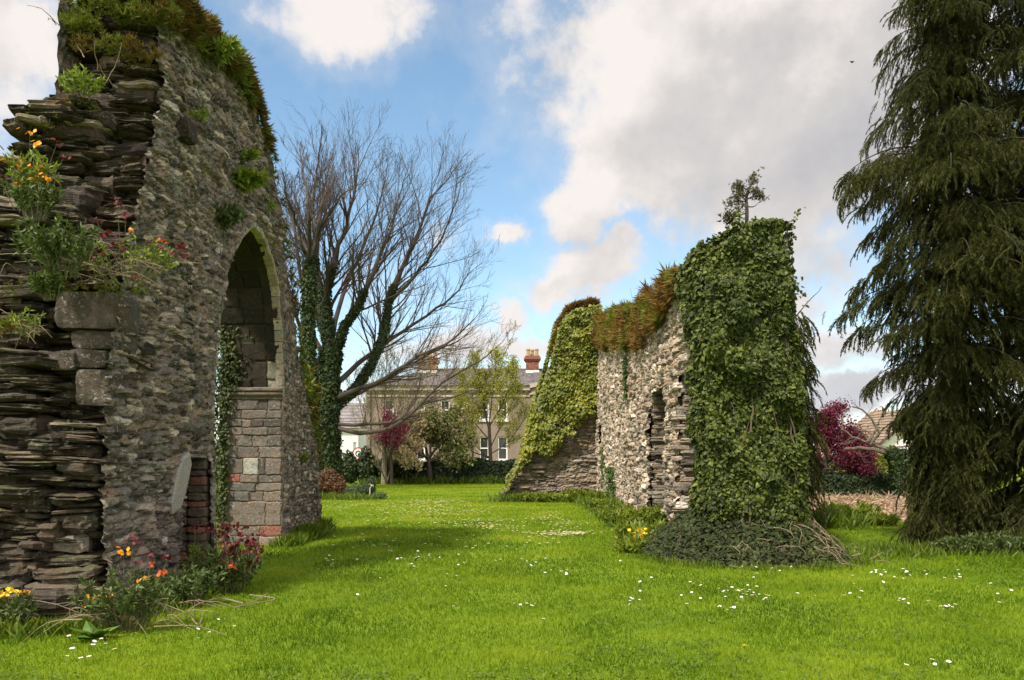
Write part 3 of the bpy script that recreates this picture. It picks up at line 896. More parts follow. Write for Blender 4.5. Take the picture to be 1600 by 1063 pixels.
# end, back and top
b = MB()
def r_h(x, z): return rubble(x + 5, z, 141, .35, .09, .07)
X, Z = np.meshgrid(np.linspace(RF, RB, 40), np.linspace(-.05, 5.1, 120), indexing='ij')
face_y(b, X, Z, 12.75, -1, r_h)
Y, Z = colgrid(12.75, 30.9, 70, -.05, rtop, step=.12); face_x(b, Y, Z, RB, 1, r_h)
yy = np.linspace(12.75, 30.9, 200); xx = np.linspace(RF, RB, 14)
YY, XX = np.meshgrid(yy, xx, indexing='ij')
hh, cc = rubble(YY, XX, 151, .3, .3, .12)
ed = np.clip(np.minimum(XX - RF, RB - XX) / .2, 0, 1)
b.add(np.stack([XX, YY, rtop(YY) + (hh + .08) * ed], -1).reshape(-1, 3), gridq(200, 14), col=cc.reshape(-1, 3))
for y0, y1 in zip(np.linspace(12.8, 30.6, 45)[:-1], np.linspace(12.8, 30.6, 45)[1:]):
    box(b, (RF + .78, y0, -.05), (RB - .12, y1 + .003, float(min(rtop(y0), rtop(y1))) - .12))
b.build('wall_back', M['brown'], wall2)
# return wall facing the camera
sil = [(788, 770), (797, 750), (806, 738), (818, 715), (832, 650), (845, 610), (862, 560), (872, 515), (884, 492), (905, 480), (940, 478), (965, 486)]
YR = 29.6
sx = np.array([P(x, y, YR)[0] for x, y in sil]); szz = np.array([P(x, y, YR)[2] for x, y in sil]) - .18
szz[0] = .12
def rettop(x): return np.maximum(np.interp(x, sx, szz) + .14 * (vnoise(np.floor(x * 5), x * 0, 3) - .5), .1)
b = MB()
X = np.repeat(np.linspace(sx[0], RF + .1, 110)[:, None], 190, 1)
Z = -.05 + (rettop(X) + .05) * np.linspace(0, 1, 190)[None]
def ret_h(x, z): return rubble(x, z, 161, .42, .085, .10, big=.3, fine=.5)
face_y(b, X, Z, YR, -1, ret_h)
X2 = np.repeat(np.linspace(sx[0], RF + .1, 50)[:, None], 60, 1)
Z2 = -.05 + (rettop(X2) + .05) * np.linspace(0, 1, 60)[None]
face_y(b, X2, Z2, YR + 1.1, 1, ret_h)
xx = np.linspace(sx[0], RF + .1, 110); yy = np.linspace(YR, YR + 1.1, 10)
XX, YY = np.meshgrid(xx, yy, indexing='ij')
b.add(np.stack([XX, YY, rettop(XX)], -1).reshape(-1, 3), gridq(110, 10))
# slates of the broken toe at the left end
z = 0
while z < 1.5:
    th = rng.uniform(.05, .11)
    xl = np.interp(z, [0, .5, 1.5], [sx[0] - .1, sx[1] - .02, sx[3]])
    for q in range(3):
        slab(b, (xl + .1 + q * .33 + rng.normal() * .06, YR + .15 + rng.normal() * .06, z + th / 2), .5, rng.uniform(.4, .7), th, rng, (rng.random(), 0, .5), tilt=(rng.normal() * .04, rng.normal() * .04))
    z += th * .95
b.build('return_wall', M['brown'], wall2)

# ---------------------------------------------------------------- ivy
IVD = [(0, (.014, .022, .005)), (.3, (.038, .056, .009)), (.65, (.078, .102, .014)), (.9, (.145, .165, .028)), (.985, (.19, .19, .05)), (1, (.42, .27, .04))]
IVY = [(0, (.055, .075, .010)), (.35, (.125, .15, .016)), (.7, (.22, .23, .022)), (.95, (.32, .29, .03)), (1, (.45, .33, .04))]
M['ivy_dark'] = mat_leaf('dark_ivy_leaf', IVD, trans=.18, rough=.5, spec=.28, var=.3, nscale=1.5)
M['ivy_yellow'] = mat_leaf('yellow_ivy_leaf', IVY, trans=.28, rough=.45, spec=.4, var=.45, nscale=.9)
M['bark_ivy'] = mat_plain('ivy_stem_bark', (.10, .075, .05), .9)
rng = np.random.default_rng(77)
def lump(u, v, s): return fbm(u * 1.3, v * 1.3, s, 3)

ivy1 = thing('ivy', 'dense dark green ivy smothering the near end of the right hand wall', 'ivy', (3.9, 12.7, 0))
def dull(n, hi=.93):
    c = np.stack([rng.random(n) ** 1.15 * hi, np.zeros(n), rng.random(n)], -1)
    s = rng.random(n); c[s < .012, 0] = .995; c[(s > .012) & (s < .05), 0] = .97
    return c
b = MB()
def zt_tower(x): return np.interp(x, [3.0, 3.3, 3.8, 4.3, 4.6, 4.8], [4.70, 4.9, 5.2, 5.27, 5.1, 4.9])
# front of the end wall
def ivy_left_limit(z): return np.interp(z, [0, .6, 1.5, 2.5, 3.3, 4.2, 5.3], [12.85, 12.85, 12.95, 13.1, 13.4, 14.25, 15.0])
n = 21000
z = rng.random(n) * 5.5; xw0 = np.interp(z, [0, 5.4], [3.08, 2.98]); xw1 = np.interp(z, [0, .5, 3, 4.3, 5.4], [4.74, 4.64, 4.48, 4.32, 4.18])
x = xw0 + rng.random(n) * (xw1 - xw0)
ok = z < zt_tower(x) + .08
x, z = x[ok], z[ok]; n = len(x)
edge = np.clip((4.7 - x) / .35, 0, 1)
d = (.08 + .56 * lump(x * 2.2, z * 1.8, 3) ** 1.5) * (.35 + .65 * np.sqrt(edge)) + rng.random(n) * .09
pos = np.stack([x, 12.72 - d, z], -1)
nr = np.stack([np.where(x > 4.3, .6, np.where(x < 3.4, -.6, 0)), -np.ones(n), .25 + 0 * x], -1)
leaves(b, pos, nrmz(nr), rng.uniform(.035, .098, n), rng, col=dull(n), jit=.7)
# lawn-side face
n = 22000
z = rng.random(n) * 5.4; y = 12.55 + rng.random(n) * 3.2
lim = ivy_left_limit(z) + .30 * (fbm(z * 1.7, y * 0, 6, 3) - .5)
ok = (y < lim) & (z < np.interp(y, y2, z2) + .18)
y, z = y[ok], z[ok]; n = len(y)
d = .04 + .26 * lump(y * 2.2, z * 1.8, 9) ** 1.4 + rng.random(n) * .07
pos = np.stack([RF - d, y, z], -1)
leaves(b, pos, nrmz(np.stack([-np.ones(n), -.25 + 0 * y, .25 + 0 * y], -1)), rng.uniform(.035, .098, n), rng, col=dull(n), jit=.7)
# rounded corner between the two faces
n = 3600
z = rng.random(n) * 4.9; a = rng.random(n) * 1.57
rr_c = .20 + .30 * lump(a * 1.2 + 3, z * 1.8, 41) ** 1.5 + rng.random(n) * .07
leaves(b, np.stack([3.22 - rr_c * np.cos(a), 12.82 - rr_c * np.sin(a), z], -1), nrmz(np.stack([-np.cos(a), -np.sin(a), .25 + 0 * a], -1)), rng.uniform(.04, .12, n), rng, col=dull(n), jit=.65)
# crown over the top, and the far side
n = 6000
x = rng.uniform(2.95, 4.42, n); y = rng.uniform(12.55, 15.6, n)
z = np.interp(y, y2, z2) + .02 + .30 * lump(x * 2, y * 2, 12) + .28 * (x - 3.2) * (y < 14) + rng.random(n) * .1 - .25 * np.clip((x - 4.2) / .4, 0, 1)
z = np.minimum(z, zt_tower(x) + .16 + .1 * rng.random(n))
leaves(b, np.stack([x, y, z], -1), nrmz(np.stack([(x - 3.8) * .5, -.2 + 0 * x, np.ones(n)], -1)), rng.uniform(.05, .10, n), rng, down=.3, col=dull(n, .97))
n = 6000
z = rng.random(n) * 5.2; y = 12.6 + rng.random(n) * 4.0
d = .10 + .35 * lump(y * 2, z * 1.6, 19) + rng.random(n) * .1
leaves(b, np.stack([RB - .02 + d * np.interp(z, [0, 5], [.7, .15]), y, z], -1), nrmz(np.stack([np.ones(n), -.2 + 0 * y, .25 + 0 * y], -1)), rng.uniform(.055, .11, n), rng, col=dull(n))
# loose trailing shoots at the top corner
for k in range(7):
    p0 = np.array([rng.uniform(4.15, 4.35), 12.5 + rng.random() * .3, rng.uniform(3.9, 5.4)])
    L = rng.uniform(.25, .6); m = int(L / .022)
    t = np.linspace(0, 1, m)
    pts = p0 + np.stack([t * L * rng.uniform(.4, .8), -t * .1, .12 * np.sin(t * 3) - t * t * L * rng.uniform(.3, .9)], -1)
    leaves(b, pts + rng.normal(size=(m, 3)) * .025, nrmz(np.array([[.3, -1, .3]]) + 0 * pts), rng.uniform(.045, .085, m), rng, col=dull(m))
for k in range(9):
    p0 = np.array([rng.uniform(3.2, 4.5), 12.5 + rng.random() * .8, 0]); p0[2] = zt_tower(p0[0]) + .05
    m = 12; t = np.linspace(0, 1, m)
    pts = p0 + np.stack([t * rng.normal() * .12, 0 * t, t * rng.uniform(.15, .34)], -1)
    leaves(b, pts + rng.normal(size=(m, 3)) * .02, nrmz(np.array([[0, -1, .3]]) + 0 * pts), rng.uniform(.04, .07, m), rng, col=dull(m))
b.build('foliage', M['ivy_dark'], ivy1)
b = MB()
for k in range(24):
    x0 = rng.uniform(3.1, 4.5); zz0 = rng.uniform(.3, 3.6)
    t = np.linspace(0, 1, 10)
    pts = np.stack([x0 + .25 * rng.normal() * t, 12.47 - .13 * np.sin(t * 5 + k), zz0 + t * rng.uniform(.6, 1.6)], -1)
    tube(b, pts + rng.normal(size=(10, 3)) * .015, np.linspace(.014, .004, 10), 5)
b.build('stems', M['bark_ivy'], ivy1)

# ivy-grown bank at the foot
bank = thing('ivy_bank', 'low bank of trailing ivy and dead stems under the ivy covered wall end', 'ivy bank', (3.9, 12.2, 0))
def bank_z(x, y):
    # distance from the wall end footprint
    dx = np.maximum(np.maximum(3.05 - x, (x - 4.55) * 1.35), 0); dy = np.maximum(12.7 - y, 0)
    d = np.sqrt(dx ** 2 * 1.9 + dy ** 2 * 1.15)
    s = .74 * np.clip(1 - d / (1.20 + .8 * (fbm(x * 1.9, y * 1.9, 3, 3) - .5)), 0, 1) ** .9
    return s * np.clip((15.5 - y) / 2, 0, 1)
gx = np.linspace(2.0, 6.0, 70); gy = np.linspace(11.4, 15.2, 60)
GX, GY = np.meshgrid(gx, gy, indexing='ij')
b = MB()
b.add(np.stack([GX, GY, bank_z(GX, GY) - .03 + .05 * (fbm(GX * 4, GY * 4, 8) - .5)], -1).reshape(-1, 3), gridq(70, 60))
M['soil'] = mat_plain('leaf_litter_soil', (.085, .06, .04), .95, nz=.5, nscale=22, bump=.8)
b.build('soil', M['soil'], bank)
n = 21000
x = rng.uniform(1.9, 6.0, n); y = rng.uniform(11.4, 15.0, n)
zb = bank_z(x, y)
ok = (zb > .015) & (rng.random(n) < .75 + .25 * (vnoise(x * 5, y * 5, 2) > .3)) & ~((x > 3.3) & (x < 4.5) & (y > 12.8))
x, y, zb = x[ok], y[ok], zb[ok]; n = len(x)
b = MB()
leaves(b, np.stack([x, y - .02, zb + rng.random(n) * .07], -1), nrmz(np.stack([(x - 3.9) * .25, -.6 + 0 * x, .8 + 0 * x], -1)), rng.uniform(.045, .085, n), rng, down=.4, col=dull(n, .9))
M['ivy_bank'] = mat_leaf('ground_ivy_leaf', [(0, (.014, .020, .006)), (.5, (.032, .044, .012)), (.9, (.07, .085, .025)), (1, (.15, .13, .05))], trans=.12, rough=.6, spec=.2, var=.3)
b.build('foliage', M['ivy_bank'], bank)
b = MB()
for k in range(64):
    x0 = rng.uniform(3.0, 5.6); y0 = rng.uniform(11.5, 13.4)
    if k < 34: x0, y0 = rng.uniform(4.2, 4.9), rng.uniform(11.9, 12.8)
    m = 9; t = np.linspace(0, 1, m); L = rng.uniform(.2, .6)
    an = rng.uniform(-2.2, -.3) if k % 2 else rng.uniform(-1, .3)
    px_ = x0 + np.cos(an) * L * t + .06 * np.sin(t * 6 + k); py_ = y0 + np.sin(an) * L * t
    tube(b, np.stack([px_, py_, bank_z(px_, py_) + .04 + .13 * np.sin(t * 3.1) * rng.random()], -1), np.linspace(.0055, .0025, m), 4)
M['dead_stem'] = mat_plain('dead_stem', (.26, .19, .13), .9, nz=.35)
b.build('dead_stems', M['dead_stem'], bank)

ivy2 = thing('ivy', 'sunlit yellow green ivy spilling over the far return of the ruined wall', 'ivy', (1.8, 29.4, 0))
b = MB()
n = 26000
x = rng.uniform(sx[0] + .1, RF + .05, n); z = rng.random(n) * 7.4
tp = rettop(x)
# lower limit of the growth, px/py line in the photo
lx = np.array([P(q, 0, YR)[0] for q in (792, 800, 812, 840, 868, 900, 925, 960)])
lz = np.array([P(0, q, YR)[2] for q in (772, 772, 742, 716, 700, 672, 640, 560)])
low_ = np.interp(x, lx, lz) + 1.3 * (fbm(x * 2.2, z * 1.6, 5, 4) - .5)
ok = (z < tp + .12) & (z > low_) & ~((((x - 2.05) / .45) ** 2 + ((z - 2.9) / .35) ** 2 < 1) & (rng.random(n) < .8))
x, z = x[ok], z[ok]; n = len(x)
d = .10 + .55 * lump(x * 1.2, z * 1.2, 33) ** 1.2 + rng.random(n) * .14
leaves(b, np.stack([x - .1 * (x < 1), YR - d, z], -1), nrmz(np.stack([-.55 + 0 * x, -np.ones(n), .35 + 0 * x], -1)), rng.uniform(.09, .17, n), rng, jit=.5)
n = 6000
x = rng.uniform(sx[1], RF + .2, n); y = YR + rng.random(n) * 1.2
leaves(b, np.stack([x - .12, y, rettop(x) + .02 + .3 * lump(x * 1.3, y * 2, 35)], -1), nrmz(np.stack([-.7 + 0 * x, -.2 + 0 * x, .8 + 0 * x], -1)), rng.uniform(.09, .16, n), rng, down=.3, jit=.5)
b.build('foliage', M['ivy_yellow'], ivy2)

# thin ivy on the rubble face and in the low hole
ivy3 = thing('ivy', 'thin ivy hanging in and beside the low hole in the rubble wall', 'ivy', (3.1, 25.3, 0))
b = MB()
n = 1500
y = 25.2 + rng.normal(size=n) * .5; z = rng.uniform(0, 1.3, n)
leaves(b, np.stack([RF - .02 - rng.random(n) * .14 + .2 * ((y > 24.8) & (y < 25.8) & (z < 1)), y, z], -1), nrmz(np.stack([-np.ones(n), -.3 + 0 * y, .3 + 0 * y], -1)), rng.uniform(.06, .11, n), rng)
n = 500
y = 27.3 + rng.normal(size=n) * .22; z = rng.uniform(0, 2.0, n)
leaves(b, np.stack([RF - .05 - rng.random(n) * .1, y, z], -1), nrmz(np.stack([-np.ones(n), -.3 + 0 * y, .3 + 0 * y], -1)), rng.uniform(.06, .1, n), rng)
n = 450
t = rng.random(n); z = 3.2 + 1.2 * t
leaves(b, np.stack([RF - .06 - rng.random(n) * .1, 16.2 + 5.9 * .0 + rng.normal(size=n) * .10 + 5.6, z], -1), nrmz(np.stack([-np.ones(n), -.3 + 0 * z, .3 + 0 * z], -1)), rng.uniform(.05, .09, n), rng)
b.build('foliage', mat_leaf('thin_ivy_leaf', [(0, (.03, .06, .01)), (.6, (.07, .12, .02)), (1, (.15, .19, .04))], trans=.25), ivy3)

# ---------------------------------------------------------------- growth along the wall tops
HEA = [(0, (.06, .045, .012)), (.25, (.15, .085, .022)), (.45, (.22, .12, .03)), (.6, (.17, .13, .025)), (.75, (.13, .15, .02)), (.9, (.20, .22, .025)), (1, (.30, .30, .04))]
M['heather'] = mat_leaf('rusty_wall_top_growth', HEA, trans=.3, rough=.6, spec=.2, var=.75, nscale=1.1)
HE2 = [(0, (.04, .045, .010)), (.25, (.10, .075, .02)), (.4, (.17, .10, .025)), (.55, (.10, .12, .018)), (.8, (.16, .19, .025)), (1, (.27, .28, .04))]
M['heather2'] = mat_leaf('olive_wall_top_growth', HE2, trans=.3, rough=.6, spec=.2, var=.75, nscale=1.4)
def tufts(b, pos, up, L, rng, blades=9, spread=.6, wid=.10):
    """sprigs of narrow leaves fanning from each point"""
    n = len(pos)
    P0 = np.repeat(pos, blades, 0); U = np.repeat(up, blades, 0); m = len(P0)
    d = nrmz(U + spread * rng.normal(size=(m, 3)))
    nn = nrmz(np.cross(d, rng.normal(size=(m, 3))))
    X = np.cross(d, nn)
    Ls = np.repeat(np.broadcast_to(L, (n,)), blades) * rng.uniform(.5, 1.2, m)
    col = np.stack([np.repeat(rng.random(n), blades) * .6 + .4 * rng.random(m), 0 * Ls, rng.random(m)], -1)
    v = np.array(BLADE_V, float); v[:, 0] *= wid / .09
    inst(b, v, BLADE_Q, BLADE_T, P0, X, d, nn, Ls, col)
def rusty_x(y): return np.interp(y, [14.4, 16, 18, 20, 24, 27, 30], [.5, .7, .85, .75, .65, .65, .6])
b = MB()
n = 11000
y = rng.uniform(14.4, 30.5, n)
kp = rng.random(n) < .25 + 1.1 * vnoise(y * 1.7, y * 0 + 5, 93); y = y[kp]; n = len(y); t = rng.random(n)
tp = rtop(y); thick = rusty_x(y) * (.25 + 1.35 * fbm(y * 1.3, y * 0 + 3, 8, 3))
side = rng.random(n) < .6
x = np.where(side, RF - .05 - .16 * rng.random(n), rng.uniform(RF - .1, RB + .05, n))
hang = np.interp(y, [14.4, 17, 19, 22, 30], [.75, .85, 1.2, 1.4, 1.7])
z = np.where(side, tp + thick * (.7 - hang * t), tp + thick * .55 * rng.random(n))
up = nrmz(np.stack([np.where(side, -.8, 0), -.15 + 0 * y, np.where(side, .25, 1.0)], -1))
tufts(b, np.stack([x, y, z], -1), up, rng.uniform(.05, .24, n) * (.5 + vnoise(y * 2.3, z * 2.3, 95)), rng, blades=10, spread=.85, wid=.055)
n = 1800
x = rng.uniform(sx[6], RF, n); y = YR - .1 + rng.random(n) * 1.2
tufts(b, np.stack([x, y, rettop(x) + .22 + .1 * rng.random(n)], -1), nrmz(np.stack([-.2 + 0 * x, -.3 + 0 * x, 1 + 0 * x], -1)), rng.uniform(.10, .24, n), rng, blades=10, spread=.8, wid=.07)
tag(b.build('wall_top_heather', M['heather']), 'rust coloured heathery growth along the top of the pale rubble wall', 'heather', kind='stuff')
for (y0, x0, L, lab) in ((19.2, 3.4, 1.0, 'bare shoot just right of the tallest one on the rusty wall top'), (19.9, 3.5, 1.25, 'tallest bare shoot standing out of the rusty wall top'), (21.5, 3.4, .8, 'bare shoot just left of the tallest one on the rusty wall top'), (23.2, 3.5, 1.1, 'leftmost bare shoot on the rusty wall top'), (17.9, 3.4, .7, 'short bare shoot nearest the ivy on the rusty wall top')):
    b = MB(); m = 7; t = np.linspace(0, 1, m)
    tube(b, np.stack([x0 + .05 * np.sin(t * 4) - .12 * t * rng.random(), y0 + rng.normal() * .12 * t, float(rtop(np.array(y0))) + t * L], -1), np.linspace(.013, .004, m), 5)
    tag(b.build('bare_shoot', M['dead_stem']), lab, 'shoot')

b = MB()
n = 9000
y = 9.3 + 8.0 * rng.random(n) ** 1.6
keep_ = rng.random(n) < np.interp(y, [9, 13, 14, 17.4], [1, 1, .35, .25]) * (vnoise(y * 3.1, y * 0, 91) * .9 + .35)
y = y[keep_]; n = len(y); t = rng.random(n)
tp = np.maximum(ltop(y), .3)
side = rng.random(n) < .45
thick = np.interp(y, [9, 10.2, 12, 13, 13.6, 14.3, 17], [.38, .5, .5, .36, .2, .10, .10]) * (.15 + 1.5 * fbm(y * 1.2, y * 0 + 3, 18, 3))
x = np.where(side, XF + .02 + .12 * rng.random(n), rng.uniform(XB, XF + .05, n))
z = np.where(side, tp + thick * (.4 - 1.5 * t * rng.random(n)), tp + thick * .35 * rng.random(n) - .03)
slope = np.interp(y, [12.5, 14, 17], [0, .8, 1.1])
up = nrmz(np.stack([np.where(side, .75, .1), slope - .1, np.where(side, .25, 1.0)], -1))
tufts(b, np.stack([x, y, z], -1), up, rng.uniform(.06, .19, n) * np.interp(y, [9, 12, 14, 17], [1.1, 1.05, .8, .7]), rng, blades=11, spread=.75, wid=.055)
# growth on the ledges of the broken end
for (px, py, yy, sp, m, L) in ((128, 38, 9.35, .13, 110, .11), (180, 72, 9.2, .3, 90, .10), (215, 88, 9.3, .18, 60, .10), (115, 172, 9.1, .16, 60, .07), (230, 25, 9.4, .25, 120, .13), (75, 195, 9.0, .13, 40, .06),
                          (165, 8, 9.3, .25, 90, .11), (90, 450, 8.15, .4, 50, .07), (30, 515, 7.9, .12, 40, .12), (150, 452, 8.3, .35, 60, .06)):
    q = P(px, py, yy)
    pp = q + np.clip(rng.normal(size=(m, 3)), -1.4, 1.4) * np.array([sp, .10, .05])
    tufts(b, pp, nrmz(np.array([[0, -.6, .9]]) + 0 * pp), rng.uniform(.5, 1.2, m) * L * .85, rng, blades=14, spread=.8, wid=.05)
q = P(482, 625, 17.2); pp = q + rng.normal(size=(60, 3)) * np.array([.05, .15, .3])
tufts(b, pp, nrmz(np.array([[.6, -.4, .3]]) + 0 * pp), rng.uniform(.12, .3, 60), rng, blades=9, wid=.11)
tag(b.build('wall_top_growth', M['heather2']), 'olive and rust coloured moss and heath growing on the top of the arch wall', 'heath', kind='stuff')
TWL = ['long dry twig reaching left from the leafy top of the broken wall end', 'short dry twig just below the long one at the wall top', 'curved dry twig left of the fern on the upper ledge', 'dry twig crossing right of the fern on the upper ledge', 'thin twig slanting left from the mossy ledge', 'upright thin twig behind the fern on the upper ledge', 'dry twig at the left picture edge beside the orange wallflower']
for k, (px, py, qx, qy, yy) in enumerate(((95, 40, 42, 10, 9.3), (92, 48, 70, 22, 9.3), (135, 100, 112, 50, 9.1), (150, 145, 190, 65, 9.0), (180, 130, 155, 108, 9.0), (148, 100, 152, 65, 9.1), (5, 230, -40, 205, 8.4))):
    a0, a1 = P(px, py, yy), P(qx, qy, yy - .1)
    t = np.linspace(0, 1, 9)[:, None]
    pts = a0 + (a1 - a0) * t + np.array([[.0, -.06, .05]]) * np.sin(t * 3.1 + k) + rng.normal(size=(9, 3)) * .006
    b = MB(); tube(b, pts, np.linspace(.006, .0025, 9), 5)
    tag(b.build('dry_twig', M['dead_stem']), TWL[k], 'twig')
# ================================================================= TREES
M['bark'] = mat_plain('grey_brown_bark', (.06, .046, .037), .9, nz=.4, nscale=9, bump=.8)
M['bark_pale'] = mat_plain('pale_bark', (.20, .16, .12), .9, nz=.35, nscale=9, bump=.6)
M['twig'] = mat_plain('twig_bark', (.062, .046, .040), .85, nz=.3, nscale=4, bump=.2)

def curve_pts(ctrl, n):
    """smooth polyline through control points (Catmull-Rom)"""
    c = np.asarray(ctrl, float)
    if len(c) == 2:
        t = np.linspace(0, 1, n)[:, None]; return c[0] + (c[1] - c[0]) * t
    e = np.concatenate([[2 * c[0] - c[1]], c, [2 * c[-1] - c[-2]]])
    u = np.linspace(0, len(c) - 1 - 1e-6, n); i = u.astype(int); f = (u - i)[:, None]
    p0, p1, p2, p3 = e[i], e[i + 1], e[i + 2], e[i + 3]
    return .5 * ((2 * p1) + (-p0 + p2) * f + (2 * p0 - 5 * p1 + 4 * p2 - p3) * f ** 2 + (-p0 + 3 * p1 - 3 * p2 + p3) * f ** 3)

def grow(b, base, d, L, r, lev, rng, up=.25, wig=.10, kids=(5, 5, 4), spread=.65, minr=.008, tips=None, curl=0.0):
    n = 7 if lev > 0 else 5
    pts = [np.asarray(base, float)]; dd = np.asarray(d, float)
    for i in range(n - 1):
        dd = dd + rng.normal(size=3) * wig + np.array([0, 0, up * .22])
        dd = dd / np.linalg.norm(dd)
        pts.append(pts[-1] + dd * L / (n - 1))
    pts = np.array(pts)
    rad = np.linspace(r, max(r * .32, minr * .7), n)
    tube(b, pts, rad, 5 if r > .05 else (4 if r > .02 else 3), col=(rng.random(), 0, .5), cap=False)
    if tips is not None and lev == 0: tips.append(pts)
    if lev > 0:
        k = kids[min(lev, len(kids)) - 1]
        for q in range(k):
            t = .22 + .76 * (q + rng.random() * .8) / k
            i = min(int(t * (n - 1)), n - 2); f = t * (n - 1) - i
            p = pts[i] * (1 - f) + pts[i + 1] * f
            ax = nrmz(pts[i + 1] - pts[i])
            side = np.cross(ax, rng.normal(size=3)); side = side / max(np.linalg.norm(side), 1e-6)
            dn = nrmz(ax * 1.0 + side * spread * rng.uniform(.7, 1.3) + np.array([0, 0, up * .5]))
            grow(b, p, dn, L * rng.uniform(.38, .62) * (1.05 - .35 * t), max(rad[i] * .5, minr), lev - 1, rng, up, wig, kids, spread, minr, tips)

def limb(b, ctrl, r0, r1, rng, n=16, kid_n=10, kid_L=2.5, lev=2, up=.3, t0=.25, kids=(4, 5), spread=.6, minr=.008, tips=None, col=(.5, 0, .5)):
    pts = curve_pts(ctrl, n)
    pts[1:-1] += rng.normal(size=(n - 2, 3)) * r0 * .25
    rad = np.linspace(r0, r1, n)
    tube(b, pts, rad, 8 if r0 > .08 else 6, col=col, cap=False)
    for q in range(kid_n):
        t = t0 + (1 - t0) * (q + rng.random()) / kid_n
        i = min(int(t * (n - 1)), n - 2); f = t * (n - 1) - i
        p = pts[i] * (1 - f) + pts[i + 1] * f
        ax = nrmz(pts[i + 1] - pts[i])
        side = np.cross(ax, rng.normal(size=3)); side /= max(np.linalg.norm(side), 1e-6)
        dn = nrmz(ax * .9 + side * spread * rng.uniform(.7, 1.4) + np.array([0, 0, up * .6]))
        grow(b, p, dn, kid_L * rng.uniform(.6, 1.25) * (1.1 - .45 * t), max(rad[i] * .34, minr), lev, rng, up, .09, kids, spread, minr, tips)
    # the leading shoot
    grow(b, pts[-1], nrmz(pts[-1] - pts[-2]), kid_L * .42, r1, lev, rng, up, .12, kids, spread, minr, tips)
    return pts, rad

def tube_ivy(b, pts, rad, per_m, size, rng, thick=.12, t1=1.0):
    seg = np.linalg.norm(np.diff(pts, axis=0), axis=1); s = np.concatenate([[0], np.cumsum(seg)])
    n = int(s[-1] * t1 * per_m)
    u = rng.random(n) * s[-1] * t1
    c = np.stack([np.interp(u, s, pts[:, k]) for k in range(3)], -1)
    r = np.interp(u, s, rad)
    t = nrmz(np.stack([np.interp(u, s, np.gradient(pts[:, k])) for k in range(3)], -1))
    d = rng.normal(size=(n, 3)); d = d - t * (d * t).sum(1, keepdims=True); d = nrmz(d)
    off = r + thick * (.2 + rng.random(n)) * (.4 + 1.2 * fbm(u * 1.3, d[:, 0] * 1.5 + 5, 7, 3))
    leaves(b, c + d * off[:, None], d, rng.uniform(.7, 1.3, n) * size, rng, jit=.6)

# ---------------------------------------------------------------- the big bare tree
YT = 42.0
def T(px, py, dy=0): return P(px, py, YT + dy)
rng = np.random.default_rng(101)
tree = thing('bare_tree', 'large leafless spreading tree with ivy wrapped trunk beyond the arch wall', 'tree', (T(515, 757)[0], YT, 0))
bt = MB()
trunk = curve_pts([T(514, 768), T(513, 700), T(512, 640), T(514, 585), T(518, 545)], 14)
tr_r = np.interp(np.linspace(0, 1, 14), [0, .1, .5, 1], [.64, .46, .40, .37])
tube(bt, trunk, tr_r, 14)
bt.build('trunk', M['bark'], tree)
bl = MB(); ivyw = []
LM = [  # control points, base radius, tip radius, side branches, their length, ivy

 ([T(516, 560), T(512, 500), T(520, 420, -.5), T(548, 330, -1), T(560, 260, -1)], 0.245, 0.030, 22, 4.2, True),
 ([T(514, 555), T(500, 480, 1), T(496, 400, 2), T(500, 330, 2), T(512, 270, 2)], 0.216, 0.030, 20, 4.0, True),
 ([T(522, 550), T(545, 500, -1), T(578, 440, -2), T(605, 370, -2), T(622, 310, -2)], 0.230, 0.025, 22, 3.8, True),
 ([T(518, 640), T(560, 600, 1), T(596, 540, 1), T(612, 460, 1), T(640, 390, 1), T(668, 320, 1), T(700, 280, 1)], 0.259, 0.025, 24, 4.0, True),
 ([T(612, 470, 1), T(650, 430, 0), T(690, 370, -1), T(718, 300, -1)], 0.115, 0.020, 14, 3.0, False),
 ([T(525, 600), T(570, 560, 2), T(640, 510, 3), T(700, 470, 3), T(735, 425, 3)], 0.158, 0.020, 18, 3.2, False),
 ([T(520, 625), T(600, 590, -2), T(650, 560, -3), T(700, 535, -3), T(740, 500, -3)], 0.144, 0.020, 16, 2.8, False),
 ([T(505, 560), T(485, 500, 1), T(470, 430, 1), T(462, 360, 1), T(455, 310, 1)], 0.144, 0.025, 16, 3.4, False),
 ([T(508, 590), T(480, 540, -1), T(458, 480, -2), T(446, 420, -2), T(440, 350, -2)], 0.144, 0.020, 16, 3.4, False),
 ([T(515, 545), T(532, 470, 2), T(560, 400, 3), T(590, 330, 3), T(600, 290, 3)], 0.158, 0.025, 18, 3.6, False),
 ([T(525, 668), T(570, 676, -1.5), T(610, 668, -2.5), T(650, 640, -3), T(690, 600, -3), T(740, 570, -3), T(785, 535, -3)], 0.13, 0.014, 14, 2.0, False),
 ([T(522, 662), T(575, 664, -1), T(625, 655, -2), T(660, 632, -2), T(705, 622, -2), T(760, 600, -2)], 0.10, 0.013, 12, 1.9, False),
 ([T(510, 662), T(495, 656, -2), T(480, 640, -4), T(470, 620, -5)], 0.108, 0.025, 5, 1.6, False),
 ([T(525, 630), T(590, 600, 3), T(660, 560, 4), T(720, 530, 4)], 0.106, .035, 14, 2.6, False),
]
for ctrl, r0, r1, kn, kl, iv in LM:
    pts, rad = limb(bl, ctrl, r0, r1, rng, kid_n=int(kn * 1.6), kid_L=kl, lev=2, up=.2, t0=.25, kids=(4, 6) if kl > 2.9 else (3, 4), spread=.62, minr=.0055)
    if iv: ivyw.append((pts, rad))
bl.build('branches', M['twig'], tree)
ivt = thing('ivy', 'dark ivy climbing the trunk and lower limbs of the large bare tree', 'ivy', (T(515, 757)[0], YT, 0))
